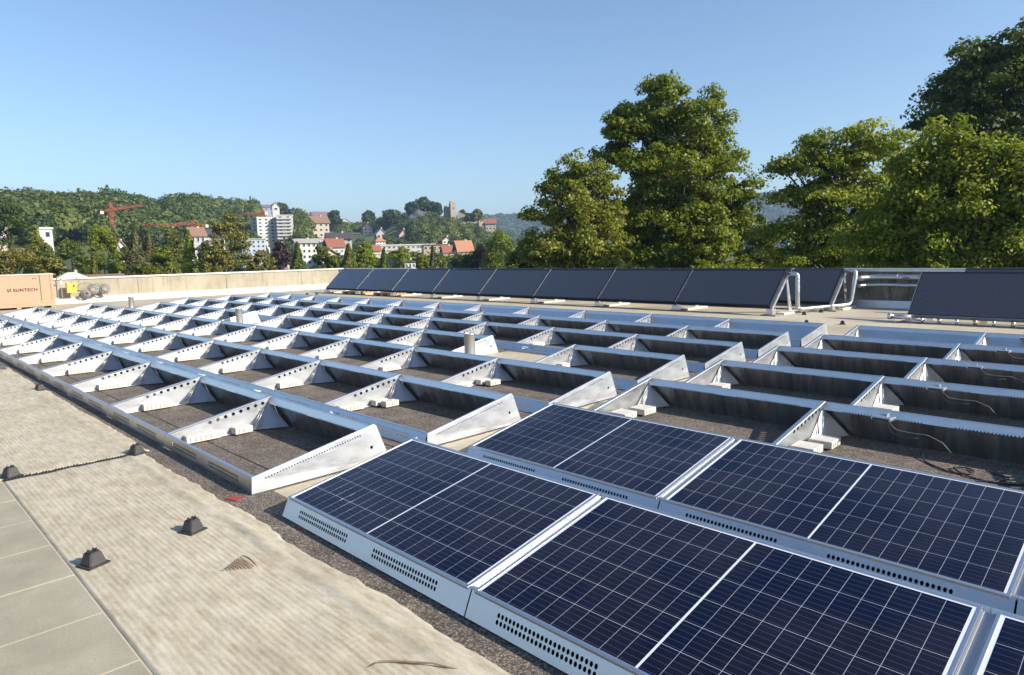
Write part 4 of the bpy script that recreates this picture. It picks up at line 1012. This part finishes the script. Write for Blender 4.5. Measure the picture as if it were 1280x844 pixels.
# ------------------------------------------------------------------ crate with printed name
CU = -26.0
CT = empty('wooden_crate', (CU, 2.72, 0), label='large plywood shipping crate with dark printed lettering and green strap', cat='crate')
L0, L1 = -1.15, 1.15
B().box(-1.1, 0, L0, L1, .20, 1.25, .006).obj('side_panel', PLY, CT)
b = B()
for y in (L0, L1-.10): b.box(.003, .024, y, y+.10, .20, 1.235, .003)
b.box(.003, .022, L0+.10, L1-.10, .20, .30, .003); b.obj('batten', PLY, CT)
B().box(-1.13, .03, L0-.02, L1+.02, 1.253, 1.285, .004).obj('lid', COPING, CT)
for y in (L0, -.07, L1-.14): B().box(-1.1, .01, y, y+.14, .012, .197).obj('skid', WOOD, CT)
B().box(.012, .03, L0, L1, .08, .197).obj('skid_board', PLY, CT)
for y in (.72, -.72): B().box(.025, .029, y, y+.028, .01, 1.285).obj('strap', GREEN, CT)
def text_mesh(s, size):
    cu = bpy.data.curves.new('t', 'FONT'); cu.body = s; cu.size = size; cu.extrude = .0015; cu.space_character = 1.12; cu.offset = .004
    o = bpy.data.objects.new('t', cu); COL.objects.link(o); bpy.context.view_layer.update()
    me_ = bpy.data.meshes.new_from_object(o); bpy.data.objects.remove(o); me_.materials.clear(); return me_
tm = text_mesh('SUNTECH', .155)
xs_ = [v.co.x for v in tm.vertices]; wT = max(xs_)-min(xs_)
o = link('lettering', tm, INK, CT, (.006, .62-wT, .66), (math.pi/2, 0, math.pi/2)); 
o.scale = (1.0, 1, 1)
b = B(); yl = .62-wT-.17
b.box(.004, .008, yl, yl+.11, .66, .77); LG = b.obj('emblem', INK, CT)
B().box(.0085, .010, yl+.02, yl+.07, .72, .755).obj('emblem_cut', PLY, LG); B().box(.0085, .010, yl+.04, yl+.09, .675, .71).obj('emblem_cut', PLY, LG)
for y in (.50, .58): B().box(.003, .008, y, y+.03, 1.1, 1.15).obj('handling_mark', INK, CT)

# yellow box and cable reels by the parapet
T = empty('switch_box', (-28.1, 4.85, .28), label='yellow electrical box on a post against the sunlit parapet', cat='switch box')
B().box(-.05, .14, -.17, .19, .16, .58, .02).obj('housing', YEL, T); B().tube([(-.1, -.30, -.02), (-.1, -.30, .95)], .02, 8).obj('post', STEEL, T)
B().box(.14, .148, .06, .11, .40, .50).obj('switch', RUBBER, T)
b = B(); b.tube([(0, -.3, .7), (.05, -.38, .85)], .02, 6); b.tube([(0, .2, .7), (.05, .3, .86)], .02, 6); b.obj('handle', STEEL, T)
for i, (y, z, r) in enumerate(((5.36, .22, .17), (5.62, .34, .215), (6.05, .36, .20))):
    T = empty('cable_reel', (-28.0, y, z), label=f'coil of grey cable by the parapet, {ORD[i]} from the yellow box', cat='cable reel', group='coils of cable by the parapet')
    for k in range(6):
        rr_ = r*(1-.11*k); pts = [(.03*math.sin(k*3+t)+.02*k, rr_*math.cos(t), r+rr_*math.sin(t)) for t in np.linspace(0, 2*math.pi, 22)]; B().tube(pts, .024, 6).obj('cable_turn', CABLEG, T)
cable([(-28.05, 5.05, .62), (-28.0, 5.2, .80), (-27.95, 5.45, .82), (-27.95, 5.65, .76), (-27.95, 5.8, .80), (-28, 5.85, .7)], .02, 'thick grey cable arching from the yellow box to the coils', CABLEG)

# ------------------------------------------------------------------ haze
b = B(); b.box(-4300, 4300, -4300, 4300, min(-25, Z.min()-1), Z.max()+60)
b.bm.faces.ensure_lookup_table()
hm = bpy.data.materials.new('haze'); hm.use_nodes = True; t_ = hm.node_tree; t_.nodes.clear(); o_ = t_.nodes.new('ShaderNodeOutputMaterial'); pv = t_.nodes.new('ShaderNodeVolumePrincipled')
pv.inputs['Color'].default_value = (.55, .76, 1, 1); pv.inputs['Density'].default_value = .00025; pv.inputs['Anisotropy'].default_value = .3
t_.links.new(pv.outputs[0], o_.inputs['Volume'])
HZ = b.obj('haze', hm); props(HZ, kind='stuff'); HZ['label'] = 'thin blue morning haze over the valley'
